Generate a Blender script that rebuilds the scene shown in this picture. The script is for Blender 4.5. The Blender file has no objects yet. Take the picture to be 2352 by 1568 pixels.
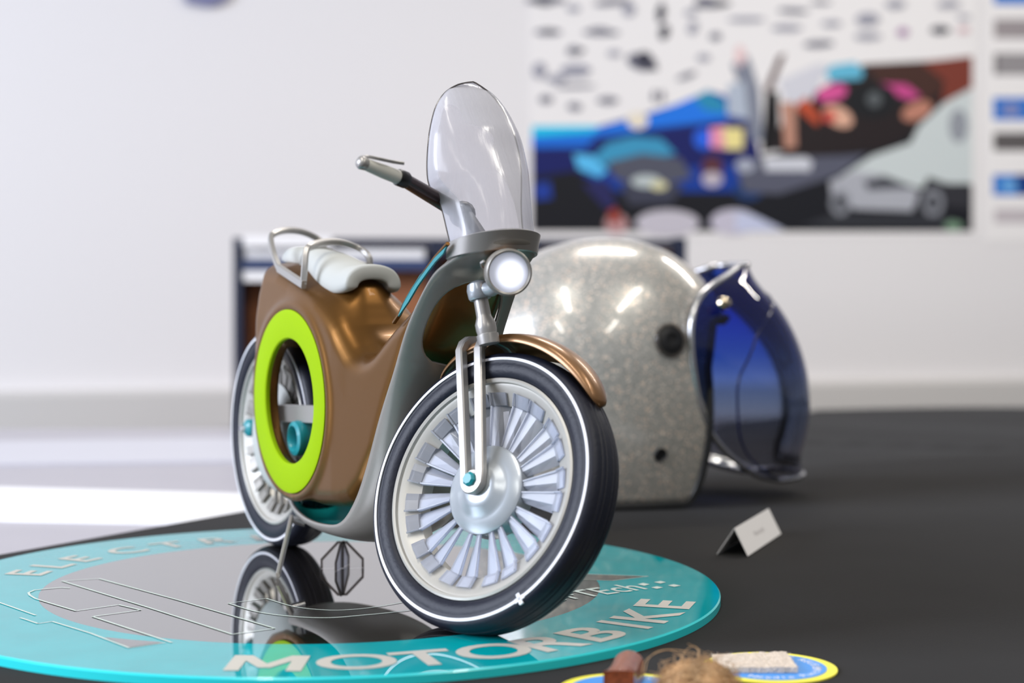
import bpy, math, random
import numpy as np
from mathutils import Matrix, Vector
random.seed(7); rng=np.random.default_rng(7)
SC=bpy.context.scene; COL=SC.collection
V=np.array
# ---------------------------------------------------------------- camera
FPX=3800.; PITCH=.0348; ROLL=.004; CH=.2
_F=V([0,math.cos(PITCH),-math.sin(PITCH)]);_U0=V([0,math.sin(PITCH),math.cos(PITCH)]);_R0=V([1.,0,0])
_R=math.cos(ROLL)*_R0+math.sin(ROLL)*_U0;_U=-math.sin(ROLL)*_R0+math.cos(ROLL)*_U0;_C=V([0,0,CH])
cd=bpy.data.cameras.new('camera'); cam=bpy.data.objects.new('camera',cd); COL.objects.link(cam); SC.camera=cam
cd.sensor_width=36; cd.lens=36*FPX/2352; cd.clip_start=.01; cd.clip_end=60
cam.matrix_world=Matrix([[_R[0],_U[0],-_F[0],0],[_R[1],_U[1],-_F[1],0],[_R[2],_U[2],-_F[2],CH],[0,0,0,1]])
cd.dof.use_dof=True; cd.dof.focus_distance=.995; cd.dof.aperture_fstop=(cd.lens/1000)/.0112
def ray(x,y): return _F+(x-1176)/FPX*_R-(y-784)/FPX*_U
def onp(x,y,P0,n):                       # photo pixel -> point on a world plane
    r=ray(x,y); n=V(n,float); return _C+r*(((V(P0,float)-_C)@n)/(r@n))
def onz(x,y,z=0.): return onp(x,y,(0,0,z),(0,0,1))
def ond(x,y,d): return onp(x,y,(0,d,0),(0,1,0))
# ---------------------------------------------------------------- light
W=bpy.data.worlds.new('world'); SC.world=W; W.use_nodes=True
W.node_tree.nodes['Background'].inputs[0].default_value=(.93,.95,1,1); W.node_tree.nodes['Background'].inputs[1].default_value=.25
def area(name,loc,target,sx,sy,power,color):
    l=bpy.data.lights.new(name,'AREA'); l.shape='RECTANGLE'; l.size=sx; l.size_y=sy; l.energy=power; l.color=color
    o=bpy.data.objects.new(name,l); COL.objects.link(o); o.location=loc
    o.rotation_euler=(Vector(target)-Vector(loc)).to_track_quat('-Z','Y').to_euler(); return o
area('window_light',(-3.4,.2,1.4),(-.6,4.0,.4),2.4,1.8,215,(.80,.86,1))
area('window_light',(-2.6,-.2,1.1),(0,1.1,.1),1.2,1.2,3,(.82,.88,1))
area('ceiling_and_fill_light',(1.9,3.3,2.0),(1.9,3.6,0),1.3,.12,34,(1,.95,.88))  # added fill lamp, brightens the right wall and its posters
area('ceiling_and_fill_light',(-.45,.2,2.0),(-.45,.2,0),.12,1.3,16,(1,.95,.86))
area('ceiling_and_fill_light',(1.1,.2,2.0),(1.1,.2,0),.12,1.3,16,(1,.95,.86))
area('ceiling_and_fill_light',(.3,2.6,2.0),(.3,2.6,0),.7,.12,20,(1,.95,.88))
area('ceiling_and_fill_light',(-1.1,-1.6,2.0),(-1.1,-1.6,0),.12,1.3,16,(1,.95,.86))
area('ceiling_and_fill_light',(1.3,-1.8,2.0),(1.3,-1.8,0),.12,1.3,16,(1,.95,.86))
vs=SC.view_settings; vs.view_transform='Standard'; vs.look='None'; vs.gamma=1; vs.exposure=.0; vs.use_curve_mapping=False
# ---------------------------------------------------------------- materials
def lin(c): return tuple(((v/255+.055)/1.055)**2.4 if v/255>.04045 else v/255/12.92 for v in c)
class NT:
    def __init__(s,m): s.t=m.node_tree; s.n=s.t.nodes; s.l=s.t.links
    def node(s,ty,**k):
        x=s.n.new(ty)
        for a,b in k.items(): setattr(x,a,b)
        return x
    def link(s,a,b): s.l.new(a,b)
def mat(name,rgb,rough=.5,metal=0,spec=.5,coat=0,ior=1.5,bump=None,var=None,trans=0,emit=None,sheen=0,coords='Object',aniso=0):
    m=bpy.data.materials.new(name); m.use_nodes=True; b=m.node_tree.nodes['Principled BSDF']; c=(*lin(rgb),1)
    b.inputs['Base Color'].default_value=c; b.inputs['Roughness'].default_value=rough; b.inputs['Metallic'].default_value=metal
    b.inputs['Specular IOR Level'].default_value=spec; b.inputs['Coat Weight'].default_value=coat; b.inputs['Coat Roughness'].default_value=.04
    b.inputs['IOR'].default_value=ior; b.inputs['Transmission Weight'].default_value=trans; b.inputs['Sheen Weight'].default_value=sheen
    if emit: b.inputs['Emission Color'].default_value=(*emit[0],1); b.inputs['Emission Strength'].default_value=emit[1]
    T=NT(m)
    if bump or var: tc=T.node('ShaderNodeTexCoord')
    if var:     # (scale, amount)
        n=T.node('ShaderNodeTexNoise'); n.inputs['Scale'].default_value=var[0]; n.inputs['Detail'].default_value=5
        T.link(tc.outputs[coords],n.inputs['Vector'])
        mp=T.node('ShaderNodeMapRange'); mp.inputs['From Min'].default_value=.3; mp.inputs['From Max'].default_value=.7
        mp.inputs['To Min'].default_value=1-var[1]; mp.inputs['To Max'].default_value=1+var[1]; T.link(n.outputs['Fac'],mp.inputs['Value'])
        mx=T.node('ShaderNodeVectorMath',operation='SCALE'); mx.inputs[0].default_value=c[:3]; T.link(mp.outputs[0],mx.inputs['Scale']); T.link(mx.outputs[0],b.inputs['Base Color'])
    if bump:    # (scale, strength, distance)
        n=T.node('ShaderNodeTexNoise'); n.inputs['Scale'].default_value=bump[0]; n.inputs['Detail'].default_value=4
        T.link(tc.outputs[coords],n.inputs['Vector'])
        bp=T.node('ShaderNodeBump'); bp.inputs['Strength'].default_value=bump[1]; bp.inputs['Distance'].default_value=bump[2]
        T.link(n.outputs['Fac'],bp.inputs['Height']); T.link(bp.outputs[0],b.inputs['Normal'])
    return m
M={}
M['wall']=mat('wall_paint',(232,229,229),.75,bump=(60,.05,.002))
M['trunk']=mat('trunking_plastic',(206,203,200),.45)
M['desk']=mat('desk_laminate',(172,169,178),.35,var=(8,.03))
M['stripwhite']=mat('strip_white',(250,250,252),.3)
M['cloth']=mat('black_cloth',(29,27,26),.95,var=(9,.12),sheen=.05,bump=(900,.35,.0006),spec=.12)
M['discdark']=mat('clear_sheet_over_black',(46,42,40),.04,ior=1.9,coat=1)
M['teal']=mat('teal_print',(18,168,176),.06,ior=1.5,coat=1,var=(35,.10))
def sheet(name,rgb,var=None,k=2.):
    m=mat(name,rgb,.6,spec=0,var=var); T=NT(m); b=T.n['Principled BSDF']; out=T.n['Material Output']
    g=T.node('ShaderNodeBsdfGlossy'); g.inputs['Roughness'].default_value=.015; fr=T.node('ShaderNodeFresnel'); fr.inputs[0].default_value=1.49
    a=T.node('ShaderNodeMath',operation='MULTIPLY_ADD'); a.inputs[1].default_value=k; a.inputs[2].default_value=1; T.link(fr.outputs[0],a.inputs[0])
    q=T.node('ShaderNodeMath',operation='MULTIPLY'); q.inputs[1].default_value=k+1; T.link(fr.outputs[0],q.inputs[0])
    d=T.node('ShaderNodeMath',operation='DIVIDE'); T.link(q.outputs[0],d.inputs[0]); T.link(a.outputs[0],d.inputs[1])
    mx=T.node('ShaderNodeMixShader'); T.link(d.outputs[0],mx.inputs[0]); T.link(b.outputs[0],mx.inputs[1]); T.link(g.outputs[0],mx.inputs[2]); T.link(mx.outputs[0],out.inputs[0]); return m
M['discdark']=sheet('clear_sheet_over_black',(44,41,39),k=5.); M['teal']=sheet('teal_print',(0,180,190),(35,.06),k=.6)
M['tealedge']=mat('teal_edge',(50,225,232),.25,coat=.3)
M['etch']=mat('etched_lettering',(196,192,184),.5)
M['etchline']=mat('etched_line',(200,214,208),.5)
M['tireside']=mat('tire_rubber',(16,20,36),.5,spec=.4,bump=(420,.35,.0006))
M['white']=mat('white_stripe',(232,232,238),.4)
M['silver']=mat('silver_paint',(176,173,170),.34,metal=.55,bump=(1500,.08,.0002))
M['silverd']=mat('silver_paint_satin',(146,142,136),.38,metal=.35,bump=(1500,.08,.0002))
M['rim']=mat('silver_rim',(190,187,180),.42,metal=.35)
M['hub']=mat('hub_paint',(178,184,190),.28,metal=.4)
M['brown']=mat('bronze_brown_paint',(120,82,36),.34,metal=.78,coat=.08,bump=(2500,.06,.0001))
M['fender']=mat('copper_paint',(146,108,72),.32,metal=.5,coat=.3)
M['lime']=mat('lime_green',(152,188,4),.6,spec=.1)
M['tealpaint']=mat('teal_paint',(24,140,150),.35,coat=.2)
M['seat']=mat('grey_seat',(186,188,184),.6,bump=(600,.08,.0004))
M['strap']=mat('seat_strap',(138,138,134),.5)
M['chrome']=mat('chrome',(225,225,228),.12,metal=1)
M['black']=mat('black_plastic',(22,22,24),.4)
M['darkbrown']=mat('dark_bronze',(70,56,54),.25,metal=.6)
M['grip']=mat('grip_white',(218,217,208),.45)
M['strippale']=mat('strip_pale',(200,200,210),.4)
M['paper']=mat('white_paper',(240,237,236),.8,spec=.2)
M['faint']=mat('faint_print',(206,202,202),.8,spec=.2)
M['yellow']=mat('yellow_print',(250,240,70),.5)
M['blue']=mat('blue_print',(70,150,232),.5)
M['wood']=mat('red_wood',(134,66,38),.35,var=(400,.35),coat=.3)
M['felt']=mat('felt_wool',(222,208,194),.95,var=(350,.14),bump=(700,.8,.002),spec=.1)
M['fibre']=mat('coir_fibre',(196,160,118),.7,var=(90,.35))
M['casedark']=mat('case_dark',(26,34,58),.45)
M['casebrown']=mat('case_wood',(158,96,56),.5,var=(14,.15))
M['navy']=mat('navy_card',(44,62,104),.5)
M['socket']=mat('cream_plastic',(240,240,215),.5)
M['trimblack']=mat('rubber_trim',(28,28,28),.4)
M['silverpipe']=mat('silver_piping',(205,205,208),.22,metal=.85)
def clearmat(name,tint,fac,rough,dif=(220,220,228),fm=.85,gloss=False,streak=False,fres=.0,grad=None):
    m=bpy.data.materials.new(name); m.use_nodes=True; T=NT(m); T.n.remove(T.n['Principled BSDF']); out=T.n['Material Output']
    tr=T.node('ShaderNodeBsdfTransparent'); tr.inputs[0].default_value=(*lin(tint),1)
    p=T.node('ShaderNodeBsdfPrincipled'); p.inputs['Base Color'].default_value=(*lin(dif),1); p.inputs['Roughness'].default_value=rough; p.inputs['Specular IOR Level'].default_value=.8
    if gloss: gl=T.node('ShaderNodeBsdfGlossy'); gl.inputs['Roughness'].default_value=rough
    mx=T.node('ShaderNodeMixShader'); fr=T.node('ShaderNodeFresnel'); fr.inputs[0].default_value=1.5
    ad=T.node('ShaderNodeMath',operation='MULTIPLY_ADD'); ad.inputs[1].default_value=fm; ad.inputs[2].default_value=fac; ad.use_clamp=True
    T.link(fr.outputs[0],ad.inputs[0]); src=ad.outputs[0]
    if streak:
        tc=T.node('ShaderNodeTexCoord'); mp=T.node('ShaderNodeMapping'); mp.inputs['Scale'].default_value=(60,420,14)
        n=T.node('ShaderNodeTexNoise'); n.inputs['Scale'].default_value=1; n.inputs['Detail'].default_value=3
        T.link(tc.outputs['Object'],mp.inputs[0]); T.link(mp.outputs[0],n.inputs['Vector'])
        a2=T.node('ShaderNodeMath',operation='MULTIPLY_ADD'); a2.inputs[1].default_value=.32; T.link(n.outputs['Fac'],a2.inputs[0]); T.link(src,a2.inputs[2])
        a3=T.node('ShaderNodeMath',operation='SUBTRACT'); a3.inputs[1].default_value=.16; T.link(a2.outputs[0],a3.inputs[0]); src=a3.outputs[0]
        bp=T.node('ShaderNodeBump'); bp.inputs['Strength'].default_value=.25; bp.inputs['Distance'].default_value=.0005; T.link(n.outputs['Fac'],bp.inputs['Height']); T.link(bp.outputs[0],p.inputs['Normal'])
    if grad:   # tint that runs from clear at z0 to full at z1 (the dye of the plastic itself)
        tc=T.node('ShaderNodeTexCoord'); sx=T.node('ShaderNodeSeparateXYZ'); T.link(tc.outputs['Object'],sx.inputs[0])
        mr=T.node('ShaderNodeMapRange'); mr.inputs['From Min'].default_value=grad[0]; mr.inputs['From Max'].default_value=grad[1]; T.link(sx.outputs[2],mr.inputs[0])
        cr=T.node('ShaderNodeValToRGB'); e=cr.color_ramp.elements
        e[0].position=0; e[0].color=(*lin((212,212,220)),1); e[1].position=1; e[1].color=(*lin(tint),1)
        k=e.new(.3); k.color=(*lin((180,195,225)),1); k=e.new(.62); k.color=(*lin((110,145,222)),1)
        T.link(mr.outputs[0],cr.inputs[0]); T.link(cr.outputs[0],tr.inputs[0])
        mc=T.node('ShaderNodeMix',data_type='RGBA'); mc.blend_type='MIX'; T.link(mr.outputs[0],mc.inputs[0]); mc.inputs[6].default_value=(*lin((190,190,195)),1); mc.inputs[7].default_value=(*lin((25,50,170)),1)
        T.link(mc.outputs[2],p.inputs['Base Color'])
    T.link(src,mx.inputs[0]); T.link(tr.outputs[0],mx.inputs[1]); T.link((gl if gloss else p).outputs[0],mx.inputs[2]); T.link(mx.outputs[0],out.inputs[0]); return m
M['screen']=clearmat('frosted_windshield',(226,226,232),.17,.16,fm=.5,dif=(196,196,204),streak=True)
M['blade']=clearmat('frosted_clear_blade',(232,234,240),.3,.2,dif=(216,219,228))
M['visor']=clearmat('blue_tinted_visor',(62,98,222),.03,.03,gloss=True,grad=(.05,.19))
M['crystal']=clearmat('clear_acrylic',(190,185,182),.25,.08,dif=(110,105,100))
# glitter helmet
m=M['glitter']=mat('silver_glitter',(150,148,142),.3,metal=.25,coat=.9); T=NT(m); b=T.n['Principled BSDF']
tc=T.node('ShaderNodeTexCoord'); vo=T.node('ShaderNodeTexVoronoi'); vo.inputs['Scale'].default_value=620; T.link(tc.outputs['Object'],vo.inputs['Vector'])
sp=T.node('ShaderNodeSeparateColor'); T.link(vo.outputs['Color'],sp.inputs[0])
cr=T.node('ShaderNodeValToRGB'); e=cr.color_ramp.elements; e[0].position=0; e[0].color=(*lin((158,156,151)),1); e[1].position=1; e[1].color=(*lin((255,244,230)),1)
k=e.new(.55); k.color=(*lin((180,178,172)),1); k=e.new(.90); k.color=(*lin((196,192,184)),1); k=e.new(.93); k.color=(*lin((250,220,196)),1)
T.link(sp.outputs[0],cr.inputs[0]); T.link(cr.outputs[0],b.inputs['Base Color'])
# lamp lens
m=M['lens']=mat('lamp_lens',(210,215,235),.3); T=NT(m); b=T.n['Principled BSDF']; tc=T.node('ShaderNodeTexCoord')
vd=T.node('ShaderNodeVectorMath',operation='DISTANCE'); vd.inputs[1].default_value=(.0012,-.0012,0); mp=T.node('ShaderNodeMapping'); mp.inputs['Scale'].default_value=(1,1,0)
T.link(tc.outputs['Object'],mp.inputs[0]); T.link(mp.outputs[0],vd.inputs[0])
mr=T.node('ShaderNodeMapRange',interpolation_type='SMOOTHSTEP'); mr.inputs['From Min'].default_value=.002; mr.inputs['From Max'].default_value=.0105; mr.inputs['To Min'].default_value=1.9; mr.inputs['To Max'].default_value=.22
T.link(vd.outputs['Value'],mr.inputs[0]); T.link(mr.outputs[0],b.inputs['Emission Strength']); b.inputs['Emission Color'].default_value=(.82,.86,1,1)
# ---------------------------------------------------------------- mesh helpers
WM={}
def obj(name,verts,faces,material,parent=None,mw=None,smooth=True,sub=0,solid=None,sharp=None,mats=None,fm=None):
    mw=mw if mw is not None else (WM[parent.name] if parent is not None else Matrix.Identity(4))
    inv=mw.inverted(); a=np.array(inv)
    vv=np.asarray(verts,float); vv=vv@a[:3,:3].T+a[:3,3]
    me=bpy.data.meshes.new(name); me.from_pydata(vv.tolist(),[],[list(map(int,f)) for f in faces]); me.validate()
    for x in (mats or [material]): me.materials.append(x)
    if fm is not None:
        for p,i in zip(me.polygons,fm): p.material_index=i
    import bmesh as B
    bm=B.new(); bm.from_mesh(me); B.ops.recalc_face_normals(bm,faces=bm.faces); bm.to_mesh(me); bm.free()
    for p in me.polygons: p.use_smooth=smooth
    if smooth and not sub: me.set_sharp_from_angle(angle=math.radians(sharp if sharp else 40))
    o=bpy.data.objects.new(name,me); COL.objects.link(o); WM[o.name]=mw.copy()
    if parent is not None: o.parent=parent; o.matrix_parent_inverse=Matrix.Identity(4); o.matrix_basis=WM[parent.name].inverted()@mw
    else: o.matrix_world=mw
    if sub: md=o.modifiers.new('s','SUBSURF'); md.levels=sub; md.render_levels=sub
    if solid:
        md=o.modifiers.new('t','SOLIDIFY'); md.thickness=solid[0]; md.offset=solid[1]
        if len(solid)>2: md.material_offset=solid[2]; md.material_offset_rim=solid[3]
    return o
def tag(o,label,cat,group=None,kind=None):
    o['label']=label; o['category']=cat
    if group: o['group']=group
    if kind: o['kind']=kind
    return o
def empty(name,loc,mw=None):
    o=bpy.data.objects.new(name,None); COL.objects.link(o); mw=mw or Matrix.Translation(loc); o.matrix_world=mw; o.empty_display_size=.01; WM[o.name]=mw.copy(); return o
def at(o,loc): return Matrix.Translation(Vector(loc))
def grid(P,closeu=False,closev=False):
    P=np.asarray(P,float); a,b=P.shape[:2]; f=[]
    for i in range(a if closeu else a-1):
        for j in range(b if closev else b-1):
            f.append([i*b+j,((i+1)%a)*b+j,((i+1)%a)*b+(j+1)%b,i*b+(j+1)%b])
    return P.reshape(-1,3),f
def join(parts):
    v=[];f=[];n=0
    for a,b in parts:
        v.append(np.asarray(a,float)); f+=[[i+n for i in q] for q in b]; n+=len(a)
    return np.concatenate(v),f
def lathe(prof,mw,n=96,a0=0,a1=2*math.pi,closedprof=False):
    full=abs(a1-a0-2*math.pi)<1e-6; m=n if full else n+1
    A=a0+(a1-a0)*np.arange(m)/n; A3=np.array(mw)
    P=[[(r*math.cos(t),r*math.sin(t),z) for r,z in prof] for t in A]
    P=np.array(P)@A3[:3,:3].T+A3[:3,3]
    v,f=grid(P,closeu=full,closev=closedprof)
    if not full and closedprof:
        k=len(prof); f.append(list(range(k))); f.append([(m-1)*k+i for i in range(k)][::-1])
    return v,f
def frames(path,closed=False,up=None):
    P=np.asarray(path,float); n=len(P); T=np.zeros_like(P)
    for i in range(n):
        a=P[(i-1)%n] if closed or i>0 else P[i]; b=P[(i+1)%n] if closed or i<n-1 else P[i]
        t=b-a; T[i]=t/(np.linalg.norm(t)+1e-12)
    u=np.asarray(up,float) if up is not None else (V([0,0,1.]) if abs(T[0][2])<.9 else V([1.,0,0]))
    N=[]
    for i in range(n):
        k=(np.asarray(up,float) if up is not None else u); k=k-(k@T[i])*T[i]
        if np.linalg.norm(k)<1e-6: k=u
        k/=np.linalg.norm(k); N.append(k); u=k
    N=np.array(N); B=np.cross(T,N); return P,N,B
def sweep(path,sec,closed=False,up=None,cap=True,scale=None):
    P,N,B=frames(path,closed,up); n=len(P); k=len(sec)
    sc=np.ones(n) if scale is None else np.asarray(scale)
    G=np.array([[P[i]+(N[i]*a+B[i]*b)*sc[i] for a,b in sec] for i in range(n)])
    v,f=grid(G,closeu=closed,closev=True)
    if cap and not closed: f.append(list(range(k))[::-1]); f.append([(n-1)*k+i for i in range(k)])
    return v,f
def circ(r,n=12): return [(r*math.cos(2*math.pi*i/n),r*math.sin(2*math.pi*i/n)) for i in range(n)]
def rrect(a,b,c=None):  # half sizes, chamfer
    c=c or min(a,b)*.35
    return [(a-c,b),(a,b-c),(a,-b+c),(a-c,-b),(-a+c,-b),(-a,-b+c),(-a,b-c),(-a+c,b)]
def tube(path,r,closed=False,n=12,scale=None): return sweep(path,circ(r,n),closed,scale=scale)
def spline(pts,n,closed=False):
    P=np.asarray(pts,float); m=len(P); out=[]
    seg=m if closed else m-1
    for i in range(seg):
        p0=P[(i-1)%m] if closed or i>0 else 2*P[0]-P[1]; p1=P[i]; p2=P[(i+1)%m]; p3=P[(i+2)%m] if closed or i+2<m else 2*P[-1]-P[-2]
        for t in np.arange(n)/n:
            out.append(.5*((2*p1)+(-p0+p2)*t+(2*p0-5*p1+4*p2-p3)*t*t+(-p0+3*p1-3*p2+p3)*t**3))
    if not closed: out.append(P[-1])
    return np.array(out)
def box(c,h,R=None):
    c=np.asarray(c,float); R=np.eye(3) if R is None else np.asarray(R,float)
    v=[c+R@V([sx*h[0],sy*h[1],sz*h[2]]) for sx in(-1,1) for sy in(-1,1) for sz in(-1,1)]
    return V(v),[[0,1,3,2],[4,6,7,5],[0,4,5,1],[2,3,7,6],[0,2,6,4],[1,5,7,3]]
def prism(pts,off):     # planar loop of 3d points + thickness vector
    P=np.asarray(pts,float); n=len(P); v=np.concatenate([P,P+np.asarray(off,float)])
    return v,[list(range(n))[::-1],[i+n for i in range(n)]]+[[i,(i+1)%n,(i+1)%n+n,i+n] for i in range(n)]
def surfnet(fn,lo,hi,res):
    n=[int(math.ceil((h-l)/res))+1 for l,h in zip(lo,hi)]; ax=[l+res*np.arange(k) for l,k in zip(lo,n)]
    X,Y,Z=np.meshgrid(*ax,indexing='ij'); F=fn(X,Y,Z)
    S=F<0; nx,ny,nz=F.shape
    acc=np.zeros((nx-1,ny-1,nz-1,3)); cnt=np.zeros((nx-1,ny-1,nz-1))
    I,J,K=np.meshgrid(np.arange(nx-1),np.arange(ny-1),np.arange(nz-1),indexing='ij')
    def g(A,d): return A[d[0]:nx-1+d[0],d[1]:ny-1+d[1],d[2]:nz-1+d[2]]
    for axis in range(3):
        e=[0,0,0]; e[axis]=1
        for a in(0,1):
            for b in(0,1):
                d=[0,0,0]; o=[k for k in range(3) if k!=axis]; d[o[0]]=a; d[o[1]]=b; d2=[d[k]+e[k] for k in range(3)]
                f0=g(F,d); f1=g(F,d2); mk=(f0<0)!=(f1<0); t=np.where(mk,f0/(f0-f1+1e-30),0)
                p=np.stack([np.full(f0.shape,float(d[k]))+(t if k==axis else 0) for k in range(3)],-1)
                acc+=p*mk[...,None]; cnt+=mk
    act=cnt>0; idx=-np.ones(act.shape,int); idx[act]=np.arange(act.sum())
    P=(acc[act]/cnt[act][:,None]+np.stack([I[act],J[act],K[act]],-1))*res+V(lo)
    faces=[]
    for axis in range(3):
        o=[k for k in range(3) if k!=axis]
        sl0=[slice(1,-1)]*3; sl0[axis]=slice(0,-1); sl1=[slice(1,-1)]*3; sl1[axis]=slice(1,None)
        c=(S[tuple(sl0)]!=S[tuple(sl1)]); ii=np.argwhere(c); b=ii.copy(); b[:,o[0]]+=1; b[:,o[1]]+=1
        def ix(a,bb):
            q=b.copy(); q[:,o[0]]-=a; q[:,o[1]]-=bb; return idx[q[:,0],q[:,1],q[:,2]]
        faces.append(np.stack([ix(1,1),ix(0,1),ix(0,0),ix(1,0)],-1))
    f=np.concatenate(faces); f=f[(f>=0).all(1)]
    return P,f.tolist()
def polysdf(X,Z,poly):
    P=np.asarray(poly,float); d=np.full(X.shape,1e9); s=np.zeros(X.shape,bool); n=len(P)
    for i in range(n):
        a=P[i]; b=P[(i+1)%n]; e=b-a; t=np.clip(((X-a[0])*e[0]+(Z-a[1])*e[1])/(e@e+1e-15),0,1)
        d=np.minimum(d,(X-a[0]-t*e[0])**2+(Z-a[1]-t*e[1])**2)
        c=((a[1]<=Z)&(Z<b[1]))|((b[1]<=Z)&(Z<a[1])); xi=a[0]+(Z-a[1])/(e[1] if abs(e[1])>1e-12 else 1e-12)*e[0]
        s^=c&(X<xi)
    return np.where(s,-1,1)*np.sqrt(d)
def smin(a,b,k): h=np.clip(.5+.5*(b-a)/k,0,1); return b*(1-h)+a*h-k*h*(1-h)
def smax(a,b,k): return -smin(-a,-b,k)
def rext(d2,dw,R): # rounded extrusion
    a=d2+R; b=dw+R; return np.minimum(np.maximum(a,b),0)+np.sqrt(np.maximum(a,0)**2+np.maximum(b,0)**2)-R
def textmesh(s,size,bold=0,spacing=1.):
    cu=bpy.data.curves.new('t','FONT'); cu.body=s; cu.size=size; cu.align_x='CENTER'; cu.offset=bold; cu.resolution_u=6; cu.space_character=spacing
    o=bpy.data.objects.new('t',cu); COL.objects.link(o); dg=bpy.context.evaluated_depsgraph_get(); me=bpy.data.meshes.new_from_object(o.evaluated_get(dg))
    v=V([tuple(x.co) for x in me.vertices]); f=[list(p.vertices) for p in me.polygons]
    bpy.data.objects.remove(o); bpy.data.curves.remove(cu); bpy.data.meshes.remove(me); return v,f

# ================================================================ SETTING
WY=math.radians(16); WD=V([math.cos(WY),math.sin(WY),0]); WN=V([math.sin(WY),-math.cos(WY),0]); WP=V([0,4.6,0])
def onwall(x,y,off=0.): return onp(x,y,WP+WN*off,WN)
TW=math.radians(7)
def wallz(x,y): return onwall(x,y)[2]
def wallpt(t,z,off=0.): return WP+WD*t+WN*off+V([0,0,z])
def struct(name,vf,m,**k):
    o=obj(name,vf[0],vf[1],m,smooth=False,**k); o['kind']='structure'; return o
TZ0=(wallz(250,1000)+wallz(2000,940))/2; TZ1=(wallz(250,915)+wallz(2000,852))/2
struct('wall_back',prism([wallpt(-5,-.75),wallpt(5,-.75),wallpt(5,2.6),wallpt(-5,2.6)],-WN*.1),M['wall'])
struct('trim_1',prism([wallpt(-5,TZ0,.0),wallpt(-5,TZ0,.05),wallpt(-5,TZ1-.012,.05),wallpt(-5,TZ1,.04),wallpt(-5,TZ1,0)],WD*10),M['trunk'])
struct('floor',box((0,1.2,-.78),(5.2,5.2,.03)),mat('floor_vinyl',(120,118,116),.5))
# ---------------------------------------------------------------- pale desk against the wall and flat strips on it, paler than its top
DZ=-.012
tl=V([-.374-.143*1.6,1.21-.24*1.6]);tr=V([-.231+.143*4.9,1.45+.24*4.9])
def wallxy(x): return 2.50+x*math.tan(TW)
def desk():
    p=[V([-2.2,.2,DZ]),V([-.99,.2,DZ]),V([.362,2.47,DZ]),V([-2.2,2.25,DZ])]
    r=empty('side_desk',(-.8,1.2,-.75)); obj('desk_top',*prism(p,(0,0,-.025)),M['desk'],r,smooth=False)
    for x,y in((-2.1,.35),(-1.05,.35),(-2.1,2.1),(.15,2.35)): obj('leg',*box((x,y,(-.75+DZ-.025)/2),(.02,.02,(.75+DZ-.025)/2)),M['silver'],r,smooth=False)
    tag(r,'pale grey laminate desk along the wall behind the black table','desk')
desk()
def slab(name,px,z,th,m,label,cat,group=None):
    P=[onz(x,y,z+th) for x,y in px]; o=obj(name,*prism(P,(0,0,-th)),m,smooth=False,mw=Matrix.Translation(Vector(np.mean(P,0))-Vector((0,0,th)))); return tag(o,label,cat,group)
slab('desk_strip',[(-500,1104),(775,1138),(452,1199),(-500,1180)],DZ,.003,M['stripwhite'],'long bright white strip lying across the pale desk, nearer the black table','board')
slab('desk_strip',[(-600,1020),(900,1000),(900,1052),(-600,1072)],DZ,.003,M['strippale'],'narrow pale strip lying at the foot of the wall trunking','board')
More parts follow.
